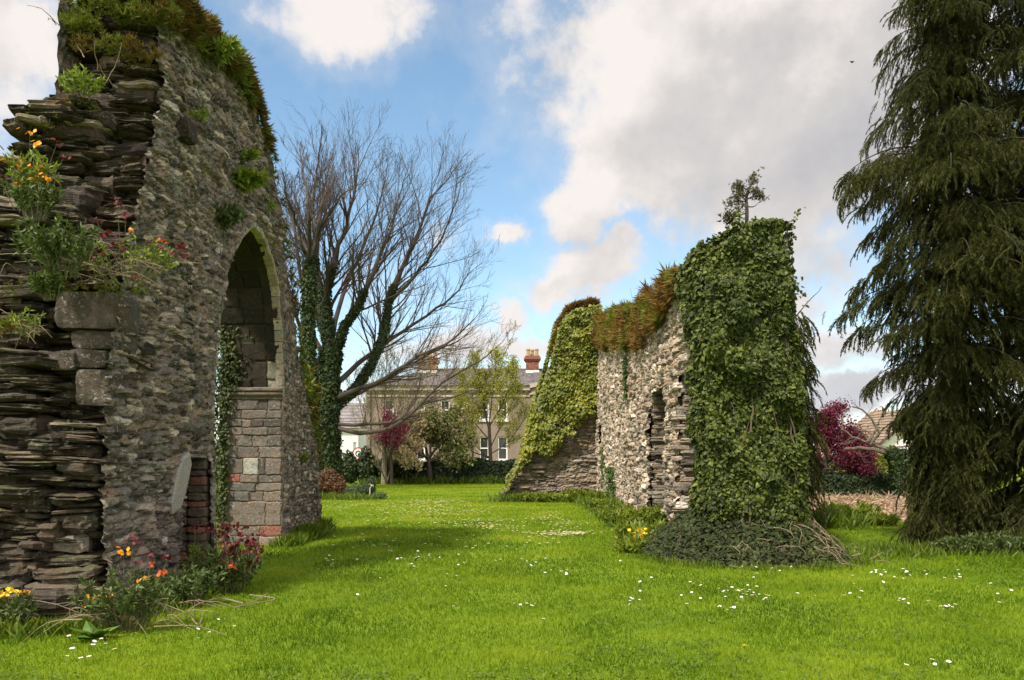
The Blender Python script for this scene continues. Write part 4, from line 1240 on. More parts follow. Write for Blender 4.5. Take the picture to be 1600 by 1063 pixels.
M['ivy_tree'] = mat_leaf('tree_ivy_leaf', [(0, (.010, .018, .006)), (.5, (.024, .042, .010)), (.85, (.045, .066, .015)), (1, (.09, .11, .03))], trans=.12, rough=.5, spec=.25, var=.35)
b = MB()
tube_ivy(b, trunk, tr_r, 1500, .15, rng, thick=.2)
for k, (pts, rad) in enumerate(ivyw):
    tube_ivy(b, pts, rad, 480, .11, rng, thick=.07, t1=(.5, .45, .45, .55)[k])
b.build('foliage', M['ivy_tree'], ivt)

# second, slimmer ivy stem left of it
tree2 = thing('bare_tree', 'slim leafless tree close to the end of the arch wall, its stem sheathed in ivy', 'tree', (P(486, 757, 38)[0], 38, 0))
b = MB(); bb = MB()
st = curve_pts([P(492, 770, 38), P(487, 650, 38), P(482, 540, 38), P(484, 440, 38), P(490, 400, 38)], 14)
sr = np.linspace(.22, .13, 14)
tube(b, st, sr, 10)
b.build('trunk', M['bark'], tree2)
for (qx, qy) in ((470, 250), (500, 230), (520, 260), (445, 300), (540, 300), (455, 340), (480, 300)):
    limb(bb, [st[-2] + rng.normal(size=3) * .1, P((490 + qx) / 2 + rng.normal() * 6, (400 + qy) / 2, 38 + rng.normal() * 1.5), P(qx, qy, 38 + rng.normal() * 2)], .11, .03, rng, kid_n=9, kid_L=2.4, lev=2, up=.4, t0=.1, kids=(4, 5), spread=.5, minr=.008)
bb.build('branches', M['twig'], tree2)
ivb = thing('ivy', 'ivy sleeve on the slim bare tree beside the arch wall', 'ivy', (P(486, 757, 38)[0], 38, 0))
b = MB(); tube_ivy(b, st, sr, 800, .13, rng, thick=.16)
b.build('foliage', M['ivy_tree'], ivb)

# ---------------------------------------------------------------- drooping conifers
M['conifer'] = mat_leaf('drooping_conifer_sprays', [(0, (.016, .021, .006)), (.4, (.033, .042, .010)), (.75, (.060, .068, .016)), (1, (.10, .098, .028))], trans=.22, rough=.65, spec=.15, var=.45, nscale=1.0, tip=(.11, .090, .032))
M['conifer_wood'] = mat_plain('conifer_wood', (.040, .030, .022), .95, nz=.3)
def spray_tmpl(rng, n=13):
    V = []; Q = []; tc = []
    # main strand hangs along -z, arching out along +x
    def seg(p, d, L, w, tip):
        nn = np.array([rng.normal() * .3, 1, rng.normal() * .3]); s = nrmz(np.cross(d, nn)) * w
        k = len(V)
        V.extend([p - s * .6, p + s * .6, p + d * L * .55 + s, p + d * L, p + d * L * .55 - s])
        tc.extend([0, 0, tip * .5, tip, tip * .5])
        Q.append((k, k + 1, k + 2, k + 4)); T_.append((k + 4, k + 2, k + 3))
    T_ = []
    for i in range(n):
        t = (i + .4) / n
        p = np.array([.28 * math.sin(t * 1.9), 0, -t * .95 + .04])
        for sg in (-1, 1):
            d = nrmz(np.array([.35 * (1 - t) + rng.normal() * .25, sg * .55 + rng.normal() * .2, -.75]))
            seg(p, d, .24 * (1 - .5 * t), .017, .35 + .5 * t)
        seg(p, nrmz(np.array([.3 * (1 - t), rng.normal() * .1, -1])), .20, .017, .25)
    return np.array(V), Q, T_, np.array(tc) * .6
def conifer(name, label, cat, base, hgt, reach, rng, nb=120, zmin=.3, sp_len=(.35, .75), dens=1.0, view_bias=None, mat='conifer', trunk_r=.26, droop=.35, fill=1.0, skirt=0):
    th = thing(name, label, cat, base)
    base = np.array(base, float)
    b = MB()
    t = np.linspace(0, 1, 14)
    pts = np.stack([base[0] + .12 * np.sin(t * 5), base[1] + .1 * np.cos(t * 4) - .1, base[2] - .05 + t * hgt], -1)
    tube(b, pts, trunk_r * (1 - .93 * t) + .012, 9)
    bw = MB(); fo = MB()
    tm = [spray_tmpl(rng) for _ in range(3)]
    acc = {0: [], 1: [], 2: []}
    for k in range(nb + skirt):
        z0 = zmin + (hgt - zmin) * ((k + rng.random()) / nb) ** 1.05 if k < nb else rng.uniform(.12, 2.6)
        az = k * 2.399963 + rng.normal() * .35
        R = float(reach(z0)) * rng.uniform(.5, 1.1)
        if R < .12: R = .12
        dirv = np.array([math.cos(az), math.sin(az), 0])
        p0 = np.array([np.interp(z0, pts[:, 2], pts[:, 0]), np.interp(z0, pts[:, 2], pts[:, 1]), z0 + .12 * R])
        m = 9; tt = np.linspace(0, 1, m)
        bp = p0 + dirv * (tt * R)[:, None] + np.stack([0 * tt, 0 * tt, .22 * R * np.sin(tt * 2.0) - droop * R * tt ** 2.2], -1)
        tube(bw, bp, np.linspace(.026, .004, m) * min(1, .4 + R / 3), 4, cap=False)
        ns = max(int(R * 30 * dens), 5)
        u = rng.random(ns) ** .75
        wv = .34 * R * np.sin(np.clip(u * 1.05, 0, 1) * math.pi) ** .7 * .55 + .05
        lat = rng.normal(size=ns) * wv
        sd = np.array([-dirv[1], dirv[0], 0])
        q = np.stack([np.interp(u, tt, bp[:, j]) for j in range(3)], -1) + sd * lat[:, None]
        q[:, 2] -= np.abs(lat) * .35 + rng.random(ns) * .06
        outd = nrmz(dirv[None] * (.9) + sd * np.sign(lat)[:, None] * .5 + rng.normal(size=(ns, 3)) * .45 * np.array([1, 1, 0]))
        S = rng.uniform(sp_len[0], sp_len[1], ns) * (.6 + .5 * min(R, 1.6) / 1.6)
        for a in range(3):
            mk = (np.arange(ns) % 3) == a
            acc[a].append((q[mk], outd[mk], S[mk], np.full(mk.sum(), rng.random())))
        # short inner sprays close the crown round the trunk
        ni = 9
        q = p0 + dirv * rng.uniform(.05, .45, (ni, 1)) + rng.normal(size=(ni, 3)) * .12
        outd = nrmz(dirv[None] + rng.normal(size=(ni, 3)) * .5 * np.array([1, 1, 0]))
        acc[k % 3].append((q, outd, rng.uniform(.35, .6, ni), np.full(ni, rng.random())))
    for a in range(3):
        q = np.concatenate([i[0] for i in acc[a]]); od = np.concatenate([i[1] for i in acc[a]]); S = np.concatenate([i[2] for i in acc[a]]); rr = np.concatenate([i[3] for i in acc[a]])
        n = len(q)
        Z = nrmz(np.array([[0, 0, 1.0]]) - .32 * od * rng.random((n, 1)) + rng.normal(size=(n, 3)) * .18)
        X = nrmz(od - Z * (od * Z).sum(1, keepdims=True)); Yv = np.cross(Z, X)
        col = np.stack([np.clip(.55 * rr + .45 * rng.random(n), 0, 1), np.zeros(n), rng.random(n)], -1)
        v, Q, T_, tc = tm[a]
        inst(fo, v, Q, T_, q, X, Yv, Z, S, col, tcol=tc)
    b.build('trunk', M['bark'], th)
    bw.build('branches', M['conifer_wood'], th)
    fo.build('crown', M[mat], th)
    return th
rA = np.array([0, .5, 1.1, 1.5, 2.0, 2.7, 3.8, 4.8, 5.9, 6.4, 7.0, 7.6, 8.4, 9.2, 10, 11, 12.2])
vA = np.array([.75, .65, .50, .45, .55, 1.25, 1.85, 2.1, 2.0, 2.15, 1.6, 1.25, 1.3, 1.0, .85, .6, .2])
rng = np.random.default_rng(202)
conifer('conifer', 'tall dark conifer with drooping sprays, nearest to the ivy covered wall end', 'conifer', (7.75, 14.4, 0), 12.4, lambda z: np.interp(z, rA, vA), rng, nb=190, zmin=.08, dens=2.1, sp_len=(.2, .45), skirt=90)
rB = np.array([0, 1, 2, 3, 5, 7, 9, 11, 13, 15, 16.5]); vB = np.array([2.0, 2.0, 2.2, 2.5, 2.8, 3.0, 3.1, 2.9, 2.2, 1.2, .2])
conifer('conifer', 'tall dark conifer partly out of the picture at its right edge', 'conifer', (10.3, 14.2, 0), 16.5, lambda z: np.interp(z, rB, vB), rng, nb=290, zmin=.15, dens=1.5, sp_len=(.25, .52), skirt=50, trunk_r=.34)
# conifer behind the ivy-covered end, showing along its right edge
rC = np.array([0, 1, 2.0, 2.8, 3.6, 4.2, 4.7]); vC = np.array([.25, .28, .5, .75, .6, .4, .1])
conifer('conifer', 'smaller drooping conifer showing behind the right edge of the ivy covered wall end', 'conifer', (6.0, 17.5, 0), 4.7, lambda z: np.interp(z, rC, vC), rng, nb=80, zmin=.4, dens=1.2, sp_len=(.3, .6), trunk_r=.12)

# sapling on top of the ivy-covered wall
sap = thing('yew_sapling', 'small wind bent yew sapling growing on top of the ivy covered wall', 'sapling', P(1167, 350, 13.4))
b = MB(); fo = MB()
S0 = 13.4
def SP(px, py, dy=0): return P(px, py - 7, S0 + dy)
st = curve_pts([SP(1166, 372), SP(1167, 335), SP(1166, 318), SP(1170, 303), SP(1178, 285)], 10)
tube(b, st, np.linspace(.035, .015, 10), 7)
tips = []
for k, (a, c, e) in enumerate((((1166, 325), (1155, 335), (1143, 343)), ((1167, 322), (1150, 322), (1140, 325)), ((1166, 320), (1152, 308), (1150, 296)), ((1168, 318), (1182, 313), (1192, 316)), ((1170, 305), (1176, 292), (1182, 278)),
                  ((1167, 315), (1158, 300), (1152, 292)), ((1167, 312), (1176, 305), (1186, 308)), ((1166, 340), (1152, 345), (1135, 350)), ((1166, 330), (1178, 330), (1187, 322)), ((1167, 318), (1160, 312), (1143, 315)))):
    dy = rng.normal() * .12
    bp = curve_pts([SP(*a), SP(*c, dy), SP(*e, 1.6 * dy)], 8)
    tube(b, bp, np.linspace(.012, .004, 8), 4)
    if k in (7, 8): continue
    m = 46
    u = .35 + .65 * rng.random(m)
    q = np.stack([np.interp(u, np.linspace(0, 1, 8), bp[:, j]) for j in range(3)], -1) + np.clip(rng.normal(size=(m, 3)), -1.5, 1.5) * np.array([.055, .07, .04])
    tips.append(q)
q = np.concatenate(tips)
tufts(fo, q, nrmz(np.array([[0, 0, -.25]]) + rng.normal(size=q.shape) * .7), .06, rng, blades=11, spread=.7, wid=.06)
q = SP(1138, 348) + rng.normal(size=(40, 3)) * np.array([.05, .05, .06])
tufts(fo, q, nrmz(np.array([[0, 0, .4]]) + rng.normal(size=q.shape) * .6), .08, rng, blades=9, wid=.1)
b.build('trunk', M['bark'], sap)
fo.build('crown', mat_leaf('yew_needles', [(0, (.03, .035, .010)), (.6, (.075, .07, .02)), (1, (.12, .10, .03))], trans=.2, var=.4, nscale=3), sap)
# ================================================================= BACKGROUND: house, bungalow, hedges, garden trees
M['render'] = mat_plain('brown_grey_render', (.235, .18, .145), .9, nz=.14, nscale=3.0, bump=.15)
M['trim'] = mat_plain('pale_cornice_render', (.42, .36, .30), .85, nz=.12, nscale=5)
M['white'] = mat_plain('white_paint', (.78, .77, .74), .5, nz=.06, nscale=8, bump=.05)
M['slates'] = mat_stone('roof_slates', [(0, (.15, .14, .16)), (.5, (.19, .18, .20)), (1, (.24, .22, .235))], lichen=.15, moss=.0, bump=.2)
M['tiles'] = mat_stone('brown_roof_tiles', [(0, (.17, .13, .10)), (.5, (.22, .17, .13)), (1, (.28, .22, .17))], lichen=.2, moss=0, bump=.2)
M['brick'] = mat_stone('chimney_brick', [(0, (.15, .062, .045)), (.5, (.215, .088, .064)), (1, (.27, .125, .092))], mortar=(.4, .33, .27), lichen=.1, moss=0, bump=.3)
M['pot'] = mat_plain('yellow_clay_pot', (.36, .235, .11), .8, nz=.15)
M['black_iron'] = mat_plain('black_iron', (.035, .033, .032), .6, nz=.1)
def mat_glass():
    m, nt, out = new_mat('dark_window_glass')
    pos, geo = wpos(nt)
    n = noise(nt, pos, 1.5, 3)
    c = mixc(nt, n, (.012, .014, .016), (.05, .05, .045))
    pr = node(nt, 'ShaderNodeBsdfPrincipled', {'Base Color': c, 'Roughness': .06})
    pr.inputs['Specular IOR Level'].default_value = .6
    nt.links.new(pr.outputs[0], out.inputs[0]); return m
M['glass'] = mat_glass()

def wall_front(b, x0, x1, z0, z1, y, ops, rev=.22):
    xs = sorted(set([x0, x1] + [o[0] for o in ops] + [o[1] for o in ops]))
    zs = sorted(set([z0, z1] + [o[2] for o in ops] + [o[3] for o in ops]))
    for xa, xb in zip(xs[:-1], xs[1:]):
        for za, zb in zip(zs[:-1], zs[1:]):
            cx, cz = (xa + xb) / 2, (za + zb) / 2
            if any(o[0] < cx < o[1] and o[2] < cz < o[3] for o in ops): continue
            b.add([(xa, y, za), (xb, y, za), (xb, y, zb), (xa, y, zb)], [(0, 1, 2, 3)])
    for (a, c, d, e) in ops:
        b.add([(a, y, d), (c, y, d), (c, y, e), (a, y, e), (a, y + rev, d), (c, y + rev, d), (c, y + rev, e), (a, y + rev, e)],
              [(0, 4, 5, 1), (1, 5, 6, 2), (2, 6, 7, 3), (3, 7, 4, 0)])
def sash(root, x0, x1, z0, z1, y, label=None):
    b = MB(); w = .10; yf = y + .10
    box(b, (x0, yf, z0), (x0 + w, yf + .1, z1)); box(b, (x1 - w, yf, z0), (x1, yf + .1, z1))
    box(b, (x0 + w, yf, z1 - w), (x1 - w, yf + .1, z1)); box(b, (x0 + w, yf, z0), (x1 - w, yf + .1, z0 + w))
    zm = (z0 + z1) / 2; box(b, (x0 + w, yf + .015, zm - .04), (x1 - w, yf + .09, zm + .04))
    fr = b.build('window', M['white'], root)
    b = MB(); b.add([(x0 + w, yf + .06, z0 + w), (x1 - w, yf + .06, z0 + w), (x1 - w, yf + .06, z1 - w), (x0 + w, yf + .06, z1 - w)], [(0, 1, 2, 3)])
    b.build('pane', M['glass'], fr)
    b = MB(); box(b, (x0 - .12, y - .12, z0 - .16), (x1 + .12, y + .095, z0 - .01)); b.build('sill', M['white'], fr)
    return fr

YH = 62.0
def H(px, py, dy=0): return P(px, py, YH + dy)
hx0, hx1 = H(572, 0)[0], H(829, 0)[0]
zE = 7.15
house = thing('house', 'long brown rendered two storey house with slate roof and brick chimneys beyond the garden', 'house', (0, YH, 0))
b = MB()
wins = []
for (pl, pr_) in ((749, 764), (777.5, 793), (650, 664), (688, 703), (600, 615)):
    for (pt, pb) in ((625, 656), (682, 719)):
        a, c = H(pl, pb), H(pr_, pt)
        wins.append((a[0], c[0], a[2], c[2]))
wall_front(b, hx0, hx1, 0, zE - .35, YH, wins)
box(b, (hx0, YH + .35, 0), (hx1, YH + 8.5, zE - .35))
b.add([(hx0, YH, 0), (hx0, YH + .35, 0), (hx0, YH + .35, zE - .35), (hx0, YH, zE - .35)], [(0, 1, 2, 3)])
# projecting bay on the right, canted side
bx0, bx1 = H(838, 0, -1)[0], H(960, 0, -1)[0]
bw_ = [(bx0 + .75, bx0 + 1.6, H(0, 655)[2], H(0, 622)[2]), (bx0 + .75, bx0 + 1.6, H(0, 719)[2], H(0, 682)[2])]
wall_front(b, bx0, bx1, 0, zE - .2, YH - 1.4, bw_)
b.add([(hx1, YH, 0), (bx0, YH - 1.4, 0), (bx0, YH - 1.4, zE - .2), (hx1, YH, zE - .2)], [(0, 1, 2, 3)])
box(b, (bx0 + .02, YH - 1.05, 0), (bx1, YH + 8.4, zE - .25))
b.build('wall', M['render'], house)
for o in wins: sash(house, *o, YH)
for o in bw_: sash(house, *o, YH - 1.4)
b = MB()
box(b, (hx0 - .15, YH - .22, zE - .35), (hx1 - .01, YH + .3, zE - .05)); box(b, (hx0 - .1, YH - .08, zE - .85), (hx1 - .01, YH - .003, zE - .72))
for (za, zb, o) in ((zE - .2, zE + .12, .22), (zE - .72, zE - .58, .09)):
    V = []
    for (x, y) in ((hx1 - .1, YH - o), (bx0 - .05, YH - 1.4 - o), (bx1, YH - 1.4 - o), (bx1, YH - 1.4 + .1), (bx0 + .02, YH - 1.4 + .1), (hx1 - .02, YH + .1)):
        V += [(x, y, za), (x, y, zb)]
    n = 6; Q = [(2 * i, 2 * ((i + 1) % n), 2 * ((i + 1) % n) + 1, 2 * i + 1) for i in range(n)]
    b.add(V, Q + [(1, 3, 9, 11), (3, 5, 7, 9), (0, 10, 8, 2), (2, 8, 6, 4)])
b.build('cornice', M['trim'], house)
b = MB()
rx0 = hx0 - .3; ry = YH + 4.3; rz = zE + 1.72; e = zE + .0
rx1 = H(960, 0)[0]
nS = 60
def roofquad(b, p00, p10, p11, p01, nu, nv, rng):
    p00, p10, p11, p01 = map(np.array, (p00, p10, p11, p01))
    nr = nrmz(np.cross(p10 - p00, p01 - p00)); nr = nr if nr[2] > 0 else -nr
    for j in range(nv):
        a, c = j / nv, (j + 1) / nv
        l0, r0 = p00 + (p01 - p00) * a, p10 + (p11 - p10) * a
        l1, r1 = p00 + (p01 - p00) * c, p10 + (p11 - p10) * c
        ts = np.linspace(0, 1, nu + 1)
        lo = l0 + (r0 - l0) * ts[:, None] + nr * .05; hi = l1 + (r1 - l1) * ts[:, None]
        fr = l0 + (r0 - l0) * ts[:, None] - nr * .01
        for i in range(nu):
            b.add([lo[i], lo[i + 1], hi[i + 1], hi[i], fr[i], fr[i + 1]], [(0, 1, 2, 3), (4, 5, 1, 0)], col=(rng.random(), 0, .5))
rr_ = np.random.default_rng(6)
roofquad(b, (rx0, YH - .35, e), (hx1 + .4, YH - .35, e), (hx1 + .4, ry, rz), (rx0 + 4.6, ry, rz), 60, 16, rr_)
roofquad(b, (hx1 + .3, YH - 1.0, e + .1), (rx1, YH - 1.75, e + .1), (rx1, ry, rz + .01), (hx1 + .3, ry, rz + .01), 20, 16, rr_)
b.add([(rx0, YH - .35, e), (rx0 + 4.6, ry, rz), (rx0, YH + 8.9, e)], T=[(0, 1, 2)])
b.add([(rx0, YH + 8.9, e), (rx0 + 4.6, ry, rz + .0), (rx1, ry, rz), (rx1, YH + 8.9, e)], [(0, 1, 2, 3)])
roof = b.build('roof', M['slates'], house)
b = MB()
box(b, (rx0 + 4.6, ry - .12, rz - .02), (rx1, ry + .12, rz + .09)); b.build('ridge', M['brick'], roof)
def chimney(px0, px1, ptop, pots, wide, dy):
    b = MB()
    xa, xb = H(px0, 0, dy)[0], H(px1, 0, dy)[0]; y0 = YH + dy; zt = H(0, ptop, dy)[2]
    nb_ = 16; zb = zE + .6
    for k in range(int((zt - .35 - zb) / .11)):
        za = zb + k * .11
        for i in range(5):
            w = (xb - xa) / 5
            box(b, (xa + i * w + .004, y0 + (.004 if k % 2 else 0), za), (xa + (i + 1) * w - .004, y0 + wide, za + .105), col=(rr_.random(), 0, .5))
    for (o, a, c) in ((.08, .42, .30), (.16, .30, .14), (.08, .14, .0)):
        box(b, (xa - o, y0 - o, zt - a), (xb + o, y0 + wide + o, zt - c - .003), col=(.5, 0, .5))
    ch = b.build('chimney', M['brick'], roof)
    b = MB(); box(b, (xa - .02, y0 - .02, zb - .5), (xb + .02, y0 + wide + .02, zb + .95)); b.build('rendered_base', M['white'], ch)
    for i in range(pots):
        b = MB(); cx = xa + (i + .5) * (xb - xa) / pots
        t = np.array([0, .1, .45, .5, .6]); tube(b, np.stack([0 * t + cx, 0 * t + y0 + wide * (.3 + .4 * (i % 2)), zt - .01 + t], -1), [.19, .17, .14, .18, .17], 10)
        b.build('chimney_pot', M['pot'], ch)
chimney(822, 842, 556, 3, 1.1, 3.2)
chimney(654, 682, 560, 4, 1.1, 3.2)
for xd in (H(738, 0)[0], hx0 + .35):
    b = MB(); tube(b, [(xd, YH - .09, .02), (xd, YH - .09, zE - .9), (xd, YH - .16, zE - .4)], .05, 7); b.build('downpipe', M['black_iron'], house)
b = MB(); a = H(690, 730, -.4); c = H(708, 719, -.4)
box(b, (a[0], YH - .8, a[2] - .6), (c[0], YH - .0035, a[2] + .2)); box(b, (a[0] - .15, YH - 1.0, a[2] + .2), (c[0] + .15, YH - .0035, c[2] + .2))
b.build('porch', M['white'], house)

# white gabled cottage glimpsed between the bare tree and the house
cot = thing('cottage', 'white walled cottage glimpsed between the bare tree trunk and the brown house', 'house', (P(550, 740, 72)[0], 72, 0))
b = MB(); a, c = P(522, 740, 72), P(560, 668, 72)
wall_front(b, a[0], c[0], 0, c[2], 72, [(P(552, 0, 72)[0], P(557, 0, 72)[0], 1.5, 3.0)])
box(b, (a[0], 72.3, 0), (c[0], 78, c[2] - .05)); b.build('wall', M['white'], cot)
sash(cot, P(552, 0, 72)[0], P(557, 0, 72)[0], 1.5, 3.0, 72)
b = MB(); roofquad(b, (a[0] - .3, 71.6, c[2] - .1), (c[0] + .3, 71.6, c[2] - .1), (c[0] + .3, 75, c[2] + 2.4), (a[0] - .3, 75, c[2] + 2.4), 8, 8, rr_)
roofquad(b, (a[0] - .3, 78.4, c[2] - .1), (c[0] + .3, 78.4, c[2] - .1), (c[0] + .3, 75.003, c[2] + 2.4), (a[0] - .3, 75.003, c[2] + 2.4), 8, 8, rr_)
b.build('roof', M['slates'], cot)

# round road sign with red ring
sg = thing('road_sign', 'round white road sign with a red ring and a dark letter between the trees', 'sign', (P(560, 740, 58)[0], 58, 0))
p = P(560, 709, 58)
M['red'] = mat_plain('sign_red', (.50, .05, .05), .5, nz=.05)
M['black'] = mat_plain('sign_black', (.03, .03, .03), .5, nz=.05)
b = MB(); tube(b, [(p[0], 58.04, -.1), (p[0], 58.04, p[2])], .035, 8); b.build('post', M['dead_stem'], sg)
def disc(b, c, r0, r1, y, a0=0, a1=2 * math.pi, n=28):
    a = np.linspace(a0, a1, n)
    V = np.concatenate([np.stack([c[0] + r * np.cos(a), np.full(n, yy), c[2] + r * np.sin(a)], -1) for r, yy in ((r0, y), (r1, y), (r1, y + .02), (r0, y + .02))])
    i = np.arange(n - 1)
    b.add(V, np.concatenate([np.stack([k * n + i, k * n + i + 1, ((k + 1) % 4) * n + i + 1, ((k + 1) % 4) * n + i], -1) for k in range(4)]))
b = MB(); disc(b, p, .003, .36, 57.985); b.build('disc', M['white'], sg)
b = MB(); disc(b, p, .37, .47, 57.98); b.build('ring', M['red'], sg)
b = MB(); disc(b, p, .15, .22, 57.96, .8, 5.5); b.build('letter', M['black'], sg)

# bungalow on the right
bun = thing('bungalow', 'white bungalow with brown tiled roof behind the right hand garden trees', 'house', (P(1380, 740, 54)[0], 54, 0))
def BN(px, py, dy=0): return P(px, py, 54 + dy)
apex = BN(1440, 636); lf = BN(1352, 708); rt = np.array([2 * apex[0] - lf[0], 54, lf[2]])
b = MB()
a = BN(1360, 760)[0]; c2 = 2 * apex[0] - a
za = np.interp(a, [lf[0], apex[0]], [lf[2], apex[2]])
b.add([(a, 54, 0), (c2, 54, 0), (c2, 54, za - .15), (apex[0], 54, apex[2] - .2), (a, 54, za - .15)], [(0, 1, 2, 4)], [(4, 2, 3)])
b.add([(a, 54, 0), (a, 62, 0), (a, 62, za - .15), (a, 54, za - .15), (c2, 54, 0), (c2, 62, 0), (c2, 62, za - .15), (c2, 54, za - .15)], [(0, 1, 2, 3), (4, 5, 6, 7)])
wl = BN(1322, 760)[0]
b.add([(wl - 4, 57, 0), (a, 57, 0), (a, 57, 2.6), (wl - 4, 57, 2.6)], [(0, 1, 2, 3)])
b.build('wall', M['white'], bun)
b = MB()
roofquad(b, (lf[0], 53.6, lf[2]), (lf[0], 62, lf[2]), (apex[0], 62, apex[2]), (apex[0], 53.6, apex[2]), 20, 14, rr_)
roofquad(b, (rt[0], 53.6, rt[2]), (rt[0], 62, rt[2]), (apex[0], 62, apex[2] - .002), (apex[0], 53.6, apex[2] - .002), 20, 14, rr_)
p0, p1 = BN(1300, 706, 2.6), BN(1372, 706, 2.6); q0, q1 = BN(1312, 671, 6), BN(1392, 671, 6)
roofquad(b, p0, p1, q1, q0, 24, 12, rr_)
b.build('roof', M['tiles'], bun)
b = MB()
d = nrmz(apex - lf); up_ = np.array([0, 0, 1.0])
for s0, s1 in ((lf, apex), (rt, apex)):
    V = [s0 + (0, -.42, -.18), s1 + (0, -.42, -.18), s1 + (0, -.42, .06), s0 + (0, -.42, .06)]
    V = V + [v + np.array([0, .06, 0]) for v in V]
    b.add(V, [(0, 1, 2, 3), (4, 7, 6, 5), (3, 2, 6, 7), (0, 4, 5, 1)])
b.build('bargeboard', M['bark'], bun)
pole = thing('utility_pole', 'thin grey pole rising above the red leaved tree', 'pole', (P(1316, 730, 60)[0], 60, 0))
b = MB(); pt = P(1316, 633, 60); tube(b, [(pt[0], 60, -.2), (pt[0], 60, pt[2])], [.13, .09], 8); b.build('post', M['bark_pale'], pole)
b = MB(); box(b, (pt[0] - .45, 59.86, pt[2] - .5), (pt[0] + .45, 59.9, pt[2] - .38)); b.build('crossarm', M['bark_pale'], pole)

# distant wooded rise on the right
M['far'] = mat_leaf('far_trees_foliage', [(0, (.035, .055, .03)), (.6, (.07, .095, .045)), (1, (.12, .13, .06))], trans=.1, var=.5, nscale=.12)
b = MB()
gx = np.linspace(-150, 130, 90); gy = np.linspace(135, 200, 30)
GX, GY = np.meshgrid(gx, gy, indexing='ij')
GZ = (5.5 + 5.0 * np.clip((GX - 62) / 40, -1, 1)) * np.sin(np.clip((GY - 135) / 65, 0, 1) * math.pi / 2) * (.8 + .4 * fbm(GX * .05, GY * .05, 3)) - .1
b.add(np.stack([GX, GY, GZ], -1).reshape(-1, 3), gridq(90, 30))
tag(b.build('hill', mat_plain('hill_ground', (.07, .10, .04), .9, nz=.4, nscale=.2)), kind='structure')
b = MB(); rng = np.random.default_rng(8)
n = 42000; nc = 330
cx = np.where(rng.random(nc) < .5, rng.uniform(32, 125, nc), rng.uniform(-145, 35, nc)); cy = rng.uniform(136, 165, nc)
k = rng.integers(0, nc, n)
d = nrmz(rng.normal(size=(n, 3))); r = rng.uniform(1.6, 3.4, nc)
gz = (5.5 + 5.0 * np.clip((cx - 62) / 40, -1, 1)) * np.sin(np.clip((cy - 135) / 65, 0, 1) * math.pi / 2)
pos = np.stack([cx[k], cy[k], gz[k] + r[k] * .6], -1) + d * r[k][:, None] * rng.uniform(.7, 1.1, (n, 1))
leaves(b, pos, d, rng.uniform(.4, .9, n), rng, col=np.stack([np.clip(.5 * rng.random(n) + .5 * (k / float(nc) * 7 % 1), 0, 1), 0 * cx[k], 0 * cx[k]], -1))
tag(b.build('distant_wood', M['far']), 'far wooded rise along the horizon', 'wood', kind='stuff')

# ---------------------------------------------------------------- leafy masses
def mass(b, cen, rad, n, size, rng, shell=.35, dn=.5, tm='leaf', col=None, low=-9):
    """leaves through the outer part of lumpy ellipsoids; cen (k,3) rad (k,3)"""
    cen = np.asarray(cen, float).reshape(-1, 3); rad = np.asarray(rad, float).reshape(-1, 3)
    w = rad[:, 0] * rad[:, 2] + rad[:, 1] * rad[:, 2]; w = w / w.sum()
    k = rng.choice(len(cen), n, p=w)
    d = nrmz(rng.normal(size=(n, 3)))
    s = (1 - shell * rng.random(n) ** 1.4) * (.78 + .5 * fbm(d[:, 0] * 2.2 + k * 3.3, d[:, 2] * 2.2 + d[:, 1] * 1.7, 9, 3))
    p = cen[k] + d * rad[k] * s[:, None]
    ok = p[:, 2] > max(low, .01)
    p, d = p[ok], d[ok]
    leaves(b, p, d, rng.uniform(.65, 1.3, len(p)) * size, rng, down=dn, tmpl=tm, col=col)
HD = [(0, (.010, .018, .006)), (.5, (.020, .035, .010)), (.85, (.035, .055, .014)), (1, (.07, .09, .02))]
M['hedge'] = mat_leaf('hedge_leaf', HD, trans=.12, rough=.5, var=.4, nscale=1.5)
def hedge(name, label, x0, x1, y, h, dpt, n, size, mat, rng, wob=.15, cat='hedge'):
    t = thing(name, label, cat, ((x0 + x1) / 2, y, 0))
    b = MB()
    gx = np.linspace(x0, x1, 80); gz = np.linspace(0, 1, 16)
    V = []
    for z in gz:
        V.append(np.stack([gx, y - dpt / 2 * np.sqrt(max(1 - (z * 2 - 1) ** 6, .02)) * np.ones(80), z * h * .93 + 0 * gx + wob * (fbm(gx * .8, gx * 0 + z, 3) - .5) * z], -1))
    for z in gz[::-1]:
        V.append(np.stack([gx, y + dpt / 2 * np.sqrt(max(1 - (z * 2 - 1) ** 6, .02)) * np.ones(80), z * h * .93 + 0 * gx], -1))
    b.add(np.array(V).reshape(-1, 3), gridq(32, 80))
    b.build('twigs', M['hedge_core'], t)
    b = MB()
    side = rng.random(n)
    x = rng.uniform(x0 - .1, x1 + .1, n)
    hh = h * (1 + wob * 2 * (fbm(x * .9, x * 0, 5, 3) - .5))
    z = np.where(side < .65, rng.random(n) * hh, hh + rng.normal(size=n) * .05)
    yy = np.where(side < .55, y - dpt / 2 - .12 * rng.random(n) + .1 * (fbm(x * 1.5, z * 1.5, 6) - .5), np.where(side < .65, y + dpt / 2 + .1 * rng.random(n), y + rng.uniform(-dpt / 2, dpt / 2, n)))
    nr = np.where((side < .55)[:, None], [[0, -1, .2]], np.where((side < .65)[:, None], [[0, 1, .2]], [[0, -.2, 1]]))
    leaves(b, np.stack([x, yy, np.maximum(z, .02)], -1), nrmz(nr + 0.0), rng.uniform(.7, 1.3, n) * size, rng, jit=.7)
    b.build('foliage', mat, t)
    return t
M['hedge_core'] = mat_plain('hedge_twigs', (.030, .028, .018), .95, nz=.4)
rng = np.random.default_rng(303)
